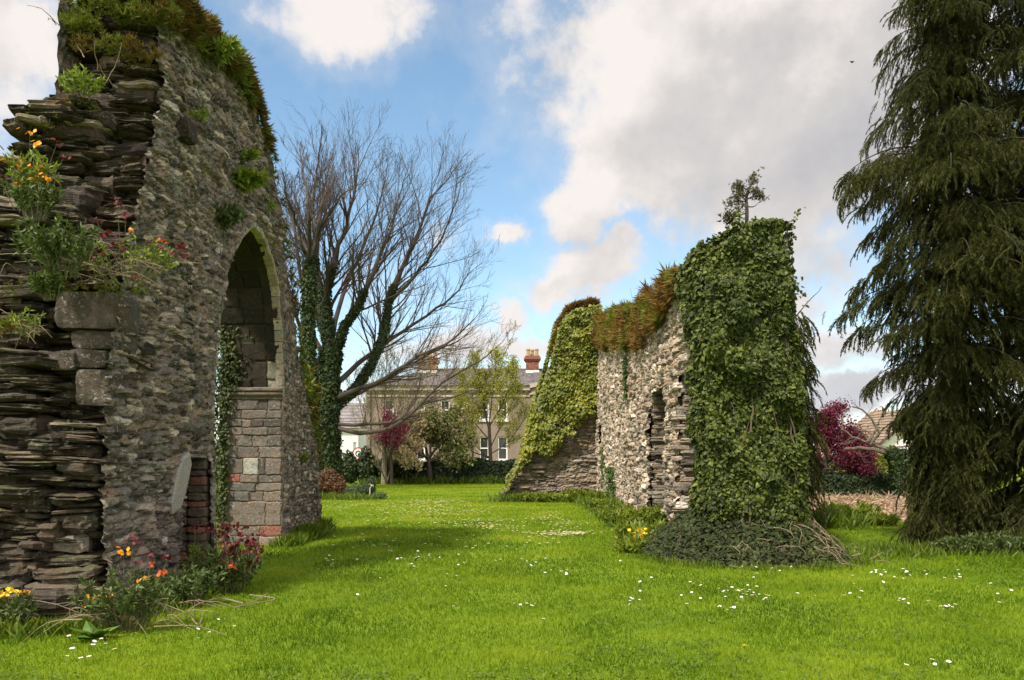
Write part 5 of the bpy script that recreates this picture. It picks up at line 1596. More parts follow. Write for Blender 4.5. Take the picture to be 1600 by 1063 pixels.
hedge('hedge', 'long dark clipped hedge in front of the brown house', P(592, 0, 50)[0], P(880, 0, 50)[0], 50, 1.35, 1.3, 14000, .15, M['hedge'], rng)
hedge('hedge', 'low dark hedge behind the red leaved tree on the right', P(1255, 0, 33.5)[0], P(1500, 0, 33.5)[0], 33.5, .86, .9, 11000, .11, M['hedge'], rng)
M['yhedge'] = mat_leaf('yellow_green_shrub_leaf', [(0, (.07, .10, .01)), (.5, (.15, .17, .02)), (1, (.26, .26, .04))], trans=.3, var=.4)
hedge('hedge', 'yellow green shrub hedge between the red leaved tree and the white bungalow', P(1280, 0, 40)[0], P(1470, 0, 40)[0], 40, 1.45, 1.6, 8000, .16, M['yhedge'], rng, wob=.4)
def shrub(name, label, cat, cen, rad, n, size, mat, rng, tm='leaf', core=True, shell=.4, group=None):
    cen = np.asarray(cen, float).reshape(-1, 3); rad = np.asarray(rad, float).reshape(-1, 3)
    base = cen.mean(0); t = thing(name, label, cat, (base[0], base[1], 0), group)
    b = MB()
    for c, r in zip(cen, rad):
        for q in range(7):
            a = rng.random() * 6.28
            e = c + np.array([math.cos(a) * r[0], math.sin(a) * r[1], r[2] * rng.uniform(.0, .8)]) * .8
            tube(b, curve_pts([(c[0] + rng.normal() * .05, c[1], -.02), (c * .6 + e * .4) - (0, 0, .2 * r[2]), e], 6), np.linspace(.03, .008, 6), 4)
    b.build('stems', M['bark'], t)
    b = MB(); mass(b, cen, rad, n, size, rng, shell=shell, tm=tm); b.build('foliage', mat, t)
    return t
M['dshrub'] = mat_leaf('dark_shrub_leaf', [(0, (.012, .022, .008)), (.5, (.028, .045, .014)), (.9, (.06, .08, .02)), (1, (.12, .13, .03))], trans=.15, var=.4, nscale=1.5)
for (px, w, tp, lab) in ((545, 16, 706, 'dark evergreen shrub right of the ivy clad tree trunk'), (572, 17, 699, 'broad dark shrub beneath the round road sign'), (632, 15, 688, 'dark upright shrub left of the cream blossom tree'), (605, 13, 712, 'small dark shrub at the left end of the long hedge')):
    c = P(px, (tp + 754) / 2, 49); r = np.array([w / FPX * 49, .9, (754 - tp) / 2 / FPX * 49])
    shrub('shrub', lab, 'shrub', [c, c + (r[0] * .4, -.1, -r[2] * .2), c + (-r[0] * .4, .1, -r[2] * .3)], [r * (.75, 1, 1), r * .75, r * .7], 3600, .15, M['dshrub'], rng)
M['copper'] = mat_leaf('copper_shrub_leaf', [(0, (.05, .022, .012)), (.5, (.12, .055, .022)), (1, (.22, .11, .04))], trans=.2, var=.4, nscale=2)
c = P(514, 758, 32.0)
shrub('shrub', 'rounded copper brown shrub at the end of the arch wall', 'shrub', [(c[0], 32, .55), (c[0] - .35, 32.1, .5), (c[0] + .3, 31.9, .4)], [(.55, .55, .58), (.5, .5, .5), (.42, .4, .42)], 6000, .075, M['copper'], rng)
M['juniper'] = mat_leaf('low_juniper', [(0, (.02, .04, .015)), (.6, (.05, .085, .03)), (1, (.10, .13, .05))], trans=.15, var=.4, nscale=2)
jn = shrub('juniper', 'low spreading grey green juniper on the lawn beside the copper shrub', 'shrub', [P(553, 768, 31.5), P(572, 765, 31.5), P(580, 760, 31.5), P(592, 775, 30.9)], [(.42, .4, .28), (.35, .4, .3), (.18, .25, .42), (.3, .3, .16)], 5200, .085, M['juniper'], rng, tm='blade')
b = MB()
p = P(579, 766, 31.0)
tube(b, curve_pts([(p[0] - .02, 31, .1), (p[0] - .02, 31, .4), (p[0] + .04, 31, .5), (p[0] - .04, 31, .58)], 9), np.linspace(.022, .010, 9), 6)
tube(b, curve_pts([(p[0] + .02, 31, .5), (p[0] + .09, 31, .54), (p[0] + .10, 31, .45)], 7), np.linspace(.025, .01, 7), 5)
tag(b.build('bleached_stump', mat_plain('bleached_wood', (.55, .50, .38), .8, nz=.2)), 'bleached broken stump standing in the juniper', 'stump')

# ---------------------------------------------------------------- garden trees
def leaf_tree(name, label, base, trunk_ctrl, r0, limbs, leaf, rng, kid_n=9, kid_L=1.6, lev=2, up=.3, bark='bark', spread=.7, kids=(4, 4), minr=.008, extra=None, r_l=.09):
    t = thing(name, label, 'tree', base)
    b = MB(); tr = curve_pts(trunk_ctrl, 10); tube(b, tr, np.linspace(r0, r0 * .6, 10), 9); b.build('trunk', M[bark], t)
    b = MB(); tips = []
    for ctrl in limbs:
        limb(b, ctrl, r_l, .02, rng, n=12, kid_n=kid_n, kid_L=kid_L, lev=lev, up=up, t0=.2, kids=kids, spread=spread, minr=minr, tips=tips)
    b.build('branches', M[bark], t)
    if leaf:
        for (mat, per, size, sc, frac, nm, sel) in leaf:
            pts = np.concatenate([tp[1:] for tp in tips])
            if sel is not None: pts = pts[sel(pts)]
            k = rng.integers(0, len(pts), int(len(pts) * per))
            p = pts[k] + rng.normal(size=(len(k), 3)) * sc
            b = MB(); leaves(b, p, nrmz(rng.normal(size=p.shape) + (-.3, -.3, .5)), rng.uniform(.6, 1.3, len(p)) * size, rng, down=.5)
            b.build(nm, M[mat], t)
    return t
def G(Y): return lambda px, py, dy=0: P(px, py, Y + dy)
M['spring'] = mat_leaf('young_yellow_green_leaf', [(0, (.22, .23, .03)), (.5, (.36, .35, .05)), (1, (.48, .46, .10))], trans=.4, var=.4, nscale=1)
M['blossom'] = mat_leaf('cream_blossom', [(0, (.30, .21, .12)), (.4, (.48, .37, .22)), (.8, (.62, .52, .34)), (1, (.72, .66, .48))], trans=.3, var=.4, nscale=1.2)
M['midleaf'] = mat_leaf('mid_green_leaf', [(0, (.05, .085, .012)), (.5, (.10, .145, .02)), (1, (.19, .22, .04))], trans=.3, var=.4, nscale=1.2)
M['magenta'] = mat_leaf('magenta_blossom', [(0, (.12, .012, .03)), (.5, (.25, .03, .08)), (1, (.40, .08, .15))], trans=.3, var=.4, nscale=1.5)
M['purple'] = mat_leaf('purple_red_leaf', [(0, (.045, .006, .014)), (.5, (.12, .012, .035)), (.85, (.22, .03, .07)), (1, (.34, .07, .12))], trans=.3, var=.35, nscale=1.2)
M['orange'] = mat_leaf('orange_brown_leaf', [(0, (.14, .06, .02)), (.5, (.26, .11, .035)), (1, (.36, .18, .06))], trans=.25, var=.4, nscale=.5)
rng = np.random.default_rng(404)
g = G(49)
leaf_tree('blossom_tree', 'spreading tree covered in cream blossom with green leaf in front of the house', g(672, 755), [g(672, 757), g(671, 735), g(669, 715)], .22,
          [[g(670, 722), g(655, 700), g(640, 678)], [g(670, 720), g(675, 690), g(682, 662)], [g(671, 722), g(695, 702), g(715, 688)], [g(669, 716), g(650, 708, -1), g(632, 700, -1)], [g(670, 716), g(662, 690, 1), g(656, 665, 1)], [g(672, 722), g(690, 715, -1), g(706, 712, -1)], [g(670, 718), g(690, 690, .5), g(700, 660, 1)]],
          [('blossom', 4.5, .15, .15, 1, 'blossom', lambda p: (p[:, 0] < P(686, 0, 49)[0]) | (rng.random(len(p)) < .35)), ('midleaf', 2.2, .16, .16, 1, 'leaves', lambda p: p[:, 0] > P(668, 0, 49)[0])], rng, kid_n=8, kid_L=1.5, up=.15)
g = G(51)
leaf_tree('young_tree', 'slender tree in yellow green young leaf before the pairs of sash windows', g(768, 755), [g(768, 757), g(766, 710), g(764, 660)], .16,
          [[g(767, 720), g(740, 690), g(720, 640)], [g(766, 700), g(785, 660), g(805, 620)], [g(765, 680), g(752, 620), g(745, 575)], [g(764, 665), g(770, 610), g(775, 565)], [g(766, 710), g(795, 690), g(822, 650)], [g(766, 690), g(735, 650, 1), g(722, 600, 1)], [g(764, 668), g(790, 620, -1), g(800, 580, -1)], [g(767, 715), g(735, 705, -.5), g(712, 690, -.5)], [g(765, 675), g(758, 640, 1), g(760, 600, 1)]],
          [('spring', 2.2, .085, .14, 1, 'leaves', None)], rng, kid_n=10, kid_L=1.7, up=.35, kids=(4, 5), r_l=.045)
g = G(48)
leaf_tree('bare_tree', 'bare multi stemmed tree beside the magenta blossom in front of the house', g(603, 755), [g(600, 757), g(601, 710), g(600, 650)], .20,
          [[g(600, 700), g(590, 640), g(580, 575)], [g(601, 680), g(612, 620), g(625, 560)], [g(600, 660), g(602, 600), g(606, 545)], [g(604, 757), g(614, 715), g(622, 640)], [g(606, 757), g(590, 720, -1), g(570, 650, -1)], [g(601, 690), g(640, 640, 1), g(660, 585, 1)], [g(600, 700), g(570, 660, 1), g(556, 600, 1)]],
          [('spring', .12, .08, .12, 1, 'leaves', None)], rng, kid_n=14, kid_L=2.0, up=.3, bark='bark_pale', kids=(5, 6), r_l=.05)  # sparse buds on the twigs, drawn with the small leaf shape
g = G(55)
leaf_tree('bare_tree', 'pale twiggy bare tree against the left half of the brown house', g(700, 755), [g(696, 757), g(695, 700), g(694, 650)], .20,
          [[g(694, 680), g(680, 620), g(668, 575)], [g(694, 660), g(715, 610), g(740, 565)], [g(694, 655), g(696, 600), g(700, 560)], [g(695, 690), g(730, 650), g(770, 575)], [g(695, 690), g(660, 650), g(640, 600)], [g(695, 690), g(745, 640, -2), g(800, 528, -3)]],
          [('spring', .14, .08, .12, 1, 'leaves', None)], rng, kid_n=14, kid_L=2.1, up=.25, bark='bark_pale', kids=(5, 6), r_l=.05)  # buds scattered on the bare twigs, in the leaf shape
g = G(47)
leaf_tree('magenta_tree', 'small tree in magenta blossom half hidden behind the bare stems', g(612, 755), [g(612, 757), g(612, 730), g(611, 710)], .10,
          [[g(611, 715), g(604, 695), g(600, 690)], [g(611, 710), g(613, 690), g(614, 665)], [g(611, 712), g(620, 690), g(624, 672)], [g(611, 710), g(608, 680), g(606, 655)]],
          [('magenta', 4.5, .11, .20, 1, 'blossom', None)], rng, kid_n=6, kid_L=.8, lev=1, up=.3, r_l=.05)
g = G(34)
leaf_tree('red_leaved_tree', 'tree with deep purple red leaves right of the ivy covered wall end', g(1286, 778), [g(1284, 780), g(1287, 745), g(1290, 722)], .15,
          [[g(1288, 735), g(1310, 715), g(1345, 716)], [g(1289, 725), g(1295, 690), g(1292, 660)], [g(1290, 722), g(1310, 690), g(1325, 685)], [g(1289, 728), g(1275, 700), g(1268, 680)], [g(1288, 735), g(1320, 730, -.5), g(1352, 735, -.5)], [g(1290, 722), g(1300, 680, .5), g(1303, 648, .5)], [g(1288, 735), g(1330, 722, 1), g(1350, 700, 1)], [g(1288, 730), g(1270, 715, -.5), g(1258, 710, -.5)], [g(1289, 728), g(1318, 705, 1), g(1338, 720, 1.5)]],
          [('purple', 4.2, .08, .16, 1, 'leaves', None)], rng, kid_n=9, kid_L=.85, up=.12, r_l=.06)
t = thing('round_tree', 'rounded orange brown tree behind the bungalow roof', 'tree', P(1376, 720, 80) * (1, 1, 0))
b = MB(); c = P(1376, 664, 80); tube(b, [(c[0], 80, -.1), (c[0], 80, c[2])], [.35, .2], 8); b.build('trunk', M['bark'], t)
b = MB(); mass(b, [c, c + (1.2, 0, -.5), c + (-1.3, 0, -.7)], [(1.7, 1.6, 1.6), (1.3, 1.2, 1.1), (1.2, 1.2, 1.1)], 3000, .3, rng, shell=.6); b.build('crown', M['orange'], t)

# pollarded ivy-clad tree
g = G(32)
pol = thing('pollarded_tree', 'short ivy clad pollarded tree with bare forked limbs beside the conifer', 'tree', g(1408, 778))
b = MB()
tr = curve_pts([g(1408, 780), g(1409, 755), g(1404, 725), g(1396, 705)], 12); tube(b, tr, np.linspace(.30, .26, 12), 10)
tr2 = curve_pts([g(1408, 742), g(1420, 718), g(1436, 700)], 8); tube(b, tr2, np.linspace(.22, .15, 8), 9)
b.build('trunk', M['bark'], pol)
b = MB()
for ctrl, r in (([g(1396, 708), g(1378, 706), g(1355, 700), g(1320, 702)], .11), ([g(1392, 705), g(1365, 695), g(1340, 686), g(1316, 672)], .07), ([g(1360, 695), g(1374, 676), g(1366, 660), g(1350, 642), g(1332, 634)], .06), ([g(1356, 690), g(1368, 672), g(1374, 662)], .07),
                ([g(1366, 694), g(1348, 680), g(1350, 672), g(1360, 678)], .05), ([g(1434, 702), g(1425, 697), g(1395, 699)], .07), ([g(1436, 700), g(1440, 690), g(1450, 682)], .09), ([g(1412, 740), g(1430, 730), g(1460, 728)], .12), ([g(1398, 706), g(1374, 698), g(1362, 690)], .07)):
    p = curve_pts(ctrl, 10); p[1:] += rng.normal(size=(9, 3)) * .03
    tube(b, p, np.linspace(r, r * .45, 10), 7)
    for q in range(2): grow(b, p[6 + q], nrmz(p[7 + q] - p[6 + q] + rng.normal(size=3) * .6), .7, .02, 1, rng, .3, .15, (3,), .7, .008)
b.build('branches', mat_plain('weathered_branch', (.13, .10, .08), .9, nz=.3), pol)
ivp = thing('ivy', 'ivy covering the trunk of the short pollarded tree on the right', 'ivy', g(1408, 778))
b = MB(); tube_ivy(b, tr, np.linspace(.27, .25, 12), 1700, .10, rng, thick=.12); tube_ivy(b, tr2, np.linspace(.2, .15, 8), 1000, .10, rng, thick=.12)
c = g(1394, 706); mass(b, [c], [(.30, .3, .24)], 600, .10, rng, shell=.7)
b.build('foliage', M['ivy_tree'], ivp)

# cordyline
g = G(45)
co = thing('cabbage_palm', 'cabbage palm with a mop of straw coloured strap leaves before the bungalow', 'palm', g(1432, 735))
b = MB(); tube(b, [g(1432, 745), g(1432, 700), g(1431, 668)], [.16, .13, .12], 9); b.build('trunk', M['bark_pale'], co)
b = MB(); c = g(1431, 665); n = 420
d = nrmz(rng.normal(size=(n, 3)) + (0, 0, .1)); nn = nrmz(np.cross(d, rng.normal(size=(n, 3))))
v = np.array(BLADE_V, float); v[:, 0] *= .5; v[4] = (0, .92, -.25)
inst(b, v, BLADE_Q, BLADE_T, np.repeat(c[None], n, 0), np.cross(d, nn), d, nn, rng.uniform(.9, 1.5, n), np.stack([rng.random(n), 0 * d[:, 0], 0 * d[:, 0]], -1))
b.build('crown', mat_leaf('strap_leaf', [(0, (.16, .13, .04)), (.5, (.28, .24, .09)), (1, (.42, .36, .18))], trans=.25, var=.3), co)
# ================================================================= PLANTS AND FLOWERS
M['wleaf'] = mat_leaf('wallflower_leaf', [(0, (.035, .055, .014)), (.5, (.075, .11, .026)), (.9, (.14, .18, .05)), (1, (.20, .23, .08))], trans=.25, var=.35, nscale=4)
M['wleaf2'] = mat_leaf('fresh_green_leaf', [(0, (.09, .14, .018)), (.5, (.19, .26, .03)), (1, (.34, .38, .07))], trans=.35, var=.35, nscale=4)
M['wstem'] = mat_plain('plant_stem', (.10, .10, .045), .8, nz=.3)
M['f_orange'] = mat_leaf('orange_petal', [(0, (.62, .20, .01)), (.6, (.78, .33, .015)), (1, (.85, .50, .04))], trans=.3, var=.2)
M['f_yellow'] = mat_leaf('yellow_petal', [(0, (.72, .42, .01)), (1, (.85, .66, .04))], trans=.3, var=.2)
M['f_crimson'] = mat_leaf('crimson_petal', [(0, (.05, .004, .008)), (.6, (.115, .008, .014)), (1, (.21, .02, .026))], trans=.25, var=.2)
M['f_red'] = mat_leaf('orange_red_petal', [(0, (.45, .045, .012)), (1, (.66, .14, .02))], trans=.3, var=.2)
PET_V = [(0, 0, 0), (.55, .35, .12), (.5, .9, .2), (0, 1.05, .15), (-.5, .9, .2), (-.55, .35, .12)]
PET_Q = [(0, 1, 2, 3), (0, 3, 4, 5)]
def flower_head(parent, c, r, mat, rng, k=6, facing=(0, -.6, .6), name='flower'):
    b = MB()
    for q in range(k):
        a = rng.normal(size=3) * r * .8; ctr = c + a * (1, 1, .6)
        up = nrmz(np.array(facing) + rng.normal(size=3) * .6)
        ref = nrmz(np.cross(up, rng.normal(size=3))); o = np.cross(up, ref)
        ang = np.arange(4) * math.pi / 2
        Yv = np.cos(ang)[:, None] * ref + np.sin(ang)[:, None] * o
        Z = np.repeat(up[None], 4, 0); X = np.cross(Yv, Z)
        inst(b, PET_V, PET_Q, None, np.repeat(ctr[None], 4, 0), X, Yv, Z, r * .62, (rng.random(), 0, .5))
    return b.build(name, mat, parent)
def plant(name, label, cat, base, h, spread, nst, leafmat, rng, leaf=(.06, .10), per=26, heads=(), head_r=.022, lean=(0, 0, 0), bare=.25, dead=0, group=None, hk=6, thick=.006):
    """stems fanning from the base, lance leaves spiralling up them, flower clusters at the tips"""
    base = np.array(base, float)
    t = thing(name, label, cat, base, group)
    bs = MB(); bl_ = MB(); tips = []
    for s in range(nst):
        a = rng.random() * 6.283; rr = spread * math.sqrt(rng.random())
        e = base + np.array([math.cos(a) * rr, math.sin(a) * rr * .7, h * rng.uniform(.6, 1.05) * (1 - .25 * rr / max(spread, .01))]) + np.array(lean) * rng.uniform(.5, 1.2)
        st0 = base + np.array([math.cos(a) * rr * .35, math.sin(a) * rr * .25, 0])
        pts = curve_pts([st0, (st0 * .55 + e * .45) + np.array([0, 0, h * .10]) + rng.normal(size=3) * spread * .08, e], 9)
        tube(bs, pts, np.linspace(thick, thick * .45, 9), 4)
        tips.append(e)
        u = bare + (1 - bare) * rng.random(per) ** .75
        p = np.stack([np.interp(u, np.linspace(0, 1, 9), pts[:, j]) for j in range(3)], -1)
        ax = nrmz(pts[-1] - pts[-3])
        d = nrmz(rng.normal(size=(per, 3)) * .9 + ax * .75)
        nn = nrmz(np.cross(d, rng.normal(size=(per, 3))) + np.array([[0, 0, .3]])); nn = nrmz(nn - d * (nn * d).sum(1, keepdims=True))
        v = np.array(BLADE_V, float); v[:, 0] *= 1.3
        inst(bl_, v, BLADE_Q, BLADE_T, p, np.cross(d, nn), d, nn, rng.uniform(leaf[0], leaf[1], per), np.stack([np.clip(rng.random(per) * .7 + .3 * rng.random(), 0, 1), 0 * u, 0 * u], -1))
    bs.build('stems', M['wstem'], t)
    bl_.build('foliage', leafmat, t)
    if dead:
        b = MB()
        for q in range(dead):
            a = rng.normal(size=3) * spread * .5; p0 = base + (a[0], a[1] * .5, h * rng.uniform(.0, .4))
            e = p0 + np.array([rng.normal() * spread, -.1 + rng.normal() * .1, rng.normal() * h * .3])
            tube(b, curve_pts([p0, (p0 + e) / 2 + (0, -.05, h * .15), e], 7), np.linspace(.005, .002, 7), 4)
        b.build('dead_stems', M['dead_stem'], t)
    for (c, mat, rm) in heads:
        flower_head(t, np.array(c), head_r * rm, M[mat], rng, k=hk)
        # stalk
    b = MB()
    for (c, mat, rm) in heads:
        c = np.array(c); s0 = tips[rng.integers(len(tips))] if False else base + (c - base) * np.array([.55, .55, .35])
        tube(b, curve_pts([s0, (s0 + c) / 2 + (0, 0, .02), c], 6), np.linspace(thick * .8, thick * .4, 6), 4)
    if heads: b.build('flower_stalks', M['wstem'], t)
    return t
rng = np.random.default_rng(505)
# --- plants on the arch wall
Yq = 8.3
hd = [(P(x, y, Yq - .1), m, s) for (x, y, m, s) in ((47, 208, 'f_orange', 1), (56, 224, 'f_orange', 1.1), (10, 250, 'f_red', 1), (30, 250, 'f_red', 1.1), (36, 263, 'f_orange', 1), (56, 261, 'f_orange', .9), (66, 277, 'f_orange', 1.1), (53, 282, 'f_orange', .9), (80, 282, 'f_orange', 1), (30, 290, 'f_red', .9), (90, 222, 'f_crimson', 1), (101, 245, 'f_crimson', 1), (6, 275, 'f_crimson', .7))]
plant('wallflower', 'orange wallflower on the high left ledge of the broken wall end', 'wallflower', P(40, 330, Yq + .05), .72, .36, 22, M['wleaf2'], rng, heads=hd, leaf=(.05, .09), per=26, head_r=.035)
plant('wallflower', 'leafy wallflower bush without flowers, tallest green clump on the wall ledge', 'wallflower', P(55, 345, 8.2), .48, .28, 26, M['wleaf'], rng, leaf=(.05, .085), per=30)
plant('wallflower', 'grey green wallflower bush hanging down left of the corner stones', 'wallflower', P(95, 435, 8.0), .62, .42, 40, M['wleaf'], rng, leaf=(.05, .09), per=34, lean=(0, -.12, 0))
plant('wallflower', 'trailing green wallflower low on the left ledge above the slates', 'wallflower', P(80, 470, 7.95), .36, .22, 20, M['wleaf'], rng, leaf=(.05, .08), per=30, lean=(0, -.1, -.05))
hd = [(P(x, y, 8.15), 'f_crimson', s) for (x, y, s) in ((183, 316, 1), (196, 338, 1.2), (152, 346, 1), (158, 368, 1), (172, 366, 1.2), (180, 384, 1), (194, 380, 1), (192, 392, .9), (140, 398, 1.1), (150, 400, 1.1), (158, 394, 1), (133, 418, 1.1), (235, 378, 1), (262, 396, 1.1), (282, 386, 1.2), (286, 400, 1), (288, 392, 1), (212, 433, .9), (252, 388, .9))] + [(P(252, 376, 8.15), 'f_red', .9), (P(206, 361, 8.15), 'f_orange', .8)]
plant('wallflower', 'crimson wallflower with straggling bare stems above the corner stones', 'wallflower', P(195, 445, 8.35), .55, .62, 34, M['wleaf2'], rng, heads=hd, leaf=(.05, .085), per=16, bare=.5, dead=26, head_r=.03)
plant('fern', 'fresh green fern tuft on the upper ledge of the broken wall end', 'fern', P(128, 150, 8.95), .30, .26, 26, M['wleaf2'], rng, leaf=(.05, .09), per=18, bare=.1)
plant('fern', 'bright green tuft growing out of the wall face above the arch', 'fern', P(372, 296, 12.15) + (.06, 0, 0), .28, .30, 40, M['wleaf2'], rng, leaf=(.10, .16), per=16, lean=(.22, -.1, -.02), bare=.1)
plant('fern', 'leafy dark green plant left of the arch crown on the wall face', 'fern', P(340, 358, 11.45) + (.05, 0, 0), .34, .26, 30, M['wleaf'], rng, leaf=(.09, .15), per=16, lean=(.18, -.12, -.03), bare=.1)
plant('fern', 'small green tuft on the wall face directly above the bright one', 'fern', P(376, 252, 12.3) + (.06, 0, 0), .16, .16, 18, M['wleaf2'], rng, leaf=(.06, .12), per=12, lean=(.1, -.05, 0), bare=.1)
plant('fern', 'light green leafy plant under the heath at the top of the arch wall', 'fern', P(318, 98, 10.9) + (.15, 0, 0), .30, .26, 26, M['wleaf2'], rng, leaf=(.08, .13), per=16, lean=(.15, -.12, 0), bare=.1)
plant('fern', 'little sprig above the stone jutting from the arch wall', 'fern', P(290, 188, 10.1) + (.15, 0, 0), .13, .12, 10, M['wleaf2'], rng, leaf=(.05, .09), per=10, bare=.1)
plant('fern', 'pale sprig on the wall just right of the arch crown', 'fern', P(408, 328, 13.45) + (.06, 0, 0), .14, .14, 10, M['wleaf2'], rng, leaf=(.07, .1), per=10, lean=(.08, 0, 0), bare=.1)
plant('weed', 'thin weed growing on the wall face low down beyond the arch', 'weed', P(462, 726, 15.7) + (.06, 0, 0), .30, .18, 16, M['wleaf2'], rng, leaf=(.06, .10), per=12, lean=(.06, -.04, 0), bare=.1)
plant('weed', 'dry weed on a ledge at the left edge of the broken wall end', 'weed', P(42, 525, 7.7), .30, .16, 12, M['wleaf2'], rng, leaf=(.03, .06), per=12, dead=12)
# --- ivy on the inner jamb
iv = thing('ivy', 'sparse trailing ivy on the left edge of the far arch jamb', 'ivy', (XB, YB, 0))
b = MB(); n = 1500
z = rng.random(n) ** .8 * 4.6; x = XB - .05 + np.abs(rng.normal(size=n)) * np.interp(z, [0, 2.5, 3.6, 4.6], [.04, .08, .24, .18])
leaves(b, np.stack([x, YB - .03 - .09 * rng.random(n) + 0 * z, z], -1), nrmz(np.stack([-.2 + 0 * z, -1 + 0 * z, .3 + 0 * z], -1)), rng.uniform(.045, .08, n), rng)
n = 2600; z = rng.random(n) * 3.9; y = YB - .05 + rng.random(n) * .9
leaves(b, np.stack([XB - .05 - .35 * rng.random(n), y, z], -1), nrmz(np.stack([-1 + 0 * z, -.5 + 0 * z, .3 + 0 * z], -1)), rng.uniform(.05, .09, n), rng)
b.build('foliage', mat_leaf('jamb_ivy_leaf', [(0, (.02, .035, .008)), (.6, (.06, .08, .015)), (1, (.16, .17, .03))], trans=.25), iv)
# --- border at the foot of the arch wall
def base_px(px, Y): return np.array([(px - HX) / FPX * Y, Y, 0.0])
hd = [(P(x, y, 7.4), m, s) for (x, y, m, s) in ((193, 861, 'f_orange', 1.2), (221, 908, 'f_orange', 1.1), (147, 933, 'f_orange', 1.3), (169, 929, 'f_orange', 1.1), (130, 951, 'f_orange', .8), (203, 944, 'f_orange', 1), (165, 953, 'f_yellow', .8), (173, 954, 'f_yellow', .9), (200, 967, 'f_orange', .9), (194, 965, 'f_yellow', .7), (208, 843, 'f_crimson', 1.1), (212, 876, 'f_crimson', .8), (233, 868, 'f_crimson', 1), (252, 894, 'f_red', 1.3), (264, 871, 'f_crimson', 1.1), (237, 881, 'f_red', .8))]
plant('wallflower', 'orange and red wallflower at the foot of the broken wall corner', 'wallflower', base_px(195, 7.35), .62, .50, 46, M['wleaf'], rng, heads=hd, leaf=(.05, .09), per=26, dead=30, head_r=.028)
hd = [(P(x, y, 7.3), m, s) for (x, y, m, s) in ((5, 927, 'f_yellow', 1.3), (12, 928, 'f_yellow', 1), (19, 921, 'f_yellow', 1.3), (36, 927, 'f_orange', .8), (44, 926, 'f_orange', 1.1), (57, 970, 'f_yellow', .9))]
plant('wallflower', 'yellow wallflower at the left edge of the picture below the slates', 'wallflower', base_px(22, 7.25), .42, .24, 20, M['wleaf'], rng, heads=hd, leaf=(.05, .09), per=22, head_r=.028)
def scat(px0, px1, py0, py1, Y, m, n):
    return [(P(rng.uniform(px0, px1), rng.uniform(py0, py1), Y + rng.normal() * .12), m, rng.uniform(.8, 1.3)) for _ in range(n)]
hd = scat(335, 408, 832, 880, 9.3, 'f_crimson', 42) + scat(350, 385, 820, 850, 9.4, 'f_crimson', 8) + scat(395, 412, 860, 872, 9.2, 'f_crimson', 3) + scat(350, 362, 880, 888, 9.2, 'f_red', 3)
plant('wallflower', 'large crimson wallflower bush in front of the arch opening', 'wallflower', base_px(352, 9.35), .62, .52, 60, M['wleaf'], rng, heads=hd, leaf=(.05, .09), per=30, head_r=.030)
plant('wallflower', 'dull green flowerless wallflower between the orange and the crimson ones', 'wallflower', base_px(285, 8.6), .46, .42, 46, M['wleaf'], rng, leaf=(.05, .09), per=28, dead=20)
hd = scat(296, 330, 812, 835, 9.9, 'f_crimson', 5)
plant('wallflower', 'sparse crimson wallflower in the broken notch of the arch wall', 'wallflower', base_px(308, 10.0), .62, .22, 14, M['wleaf2'], rng, heads=hd, leaf=(.05, .08), per=18, head_r=.03)
dk = thing('dock', 'broad leaved dock plant on the grass under the orange wallflower', 'dock', base_px(145, 7.0))
b = MB()
for q in range(12):
    a = rng.uniform(0, 6.28); d = nrmz(np.array([math.cos(a), math.sin(a) - .3, rng.uniform(.2, .9)])); nn = nrmz(np.cross(np.cross(d, (0, 0, 1)), d))
    inst(b, np.array(LEAF_V) * (.75, 1, 1), LEAF_Q, None, base_px(145, 7.0)[None] + (0, 0, .03), np.cross(d, nn)[None], d[None], nn[None], rng.uniform(.16, .27), (rng.random(), 0, .5))
b.build('leaves', mat_leaf('dock_leaf', [(0, (.06, .13, .015)), (1, (.13, .24, .03))], trans=.35), dk)
b = MB(); tube(b, [base_px(145, 7.0) - (0, 0, .03), base_px(145, 7.0) + (0, 0, .10)], [.012, .006], 5); b.build('stem', M['wstem'], dk)
for k, (c, lab) in enumerate((([(380, 952), (345, 945), (310, 955), (286, 972)], 'long dry stalk lying curved on the grass by the orange wallflower'), ([(390, 940), (430, 945), (388, 955)], 'short dry stalk lying at the edge of the lawn by the crimson bush'),
          ([(366, 958), (400, 948), (418, 938)], 'thin straw coloured stalk pointing out over the lawn'), ([(296, 972), (310, 985), (318, 968)], 'hooked dry stalk lying below the flowerless wallflower'))):
    pts = []
    for (x, y) in c:
        Yg = EYE * FPX / (y - HY); pts.append(((x - HX) / FPX * Yg, Yg, .05 + .03 * rng.random()))
    b = MB(); tube(b, curve_pts(pts, 12), np.linspace(.008, .004, 12), 5)
    tag(b.build('dry_stalk', M['dead_stem']), lab, 'stalk')
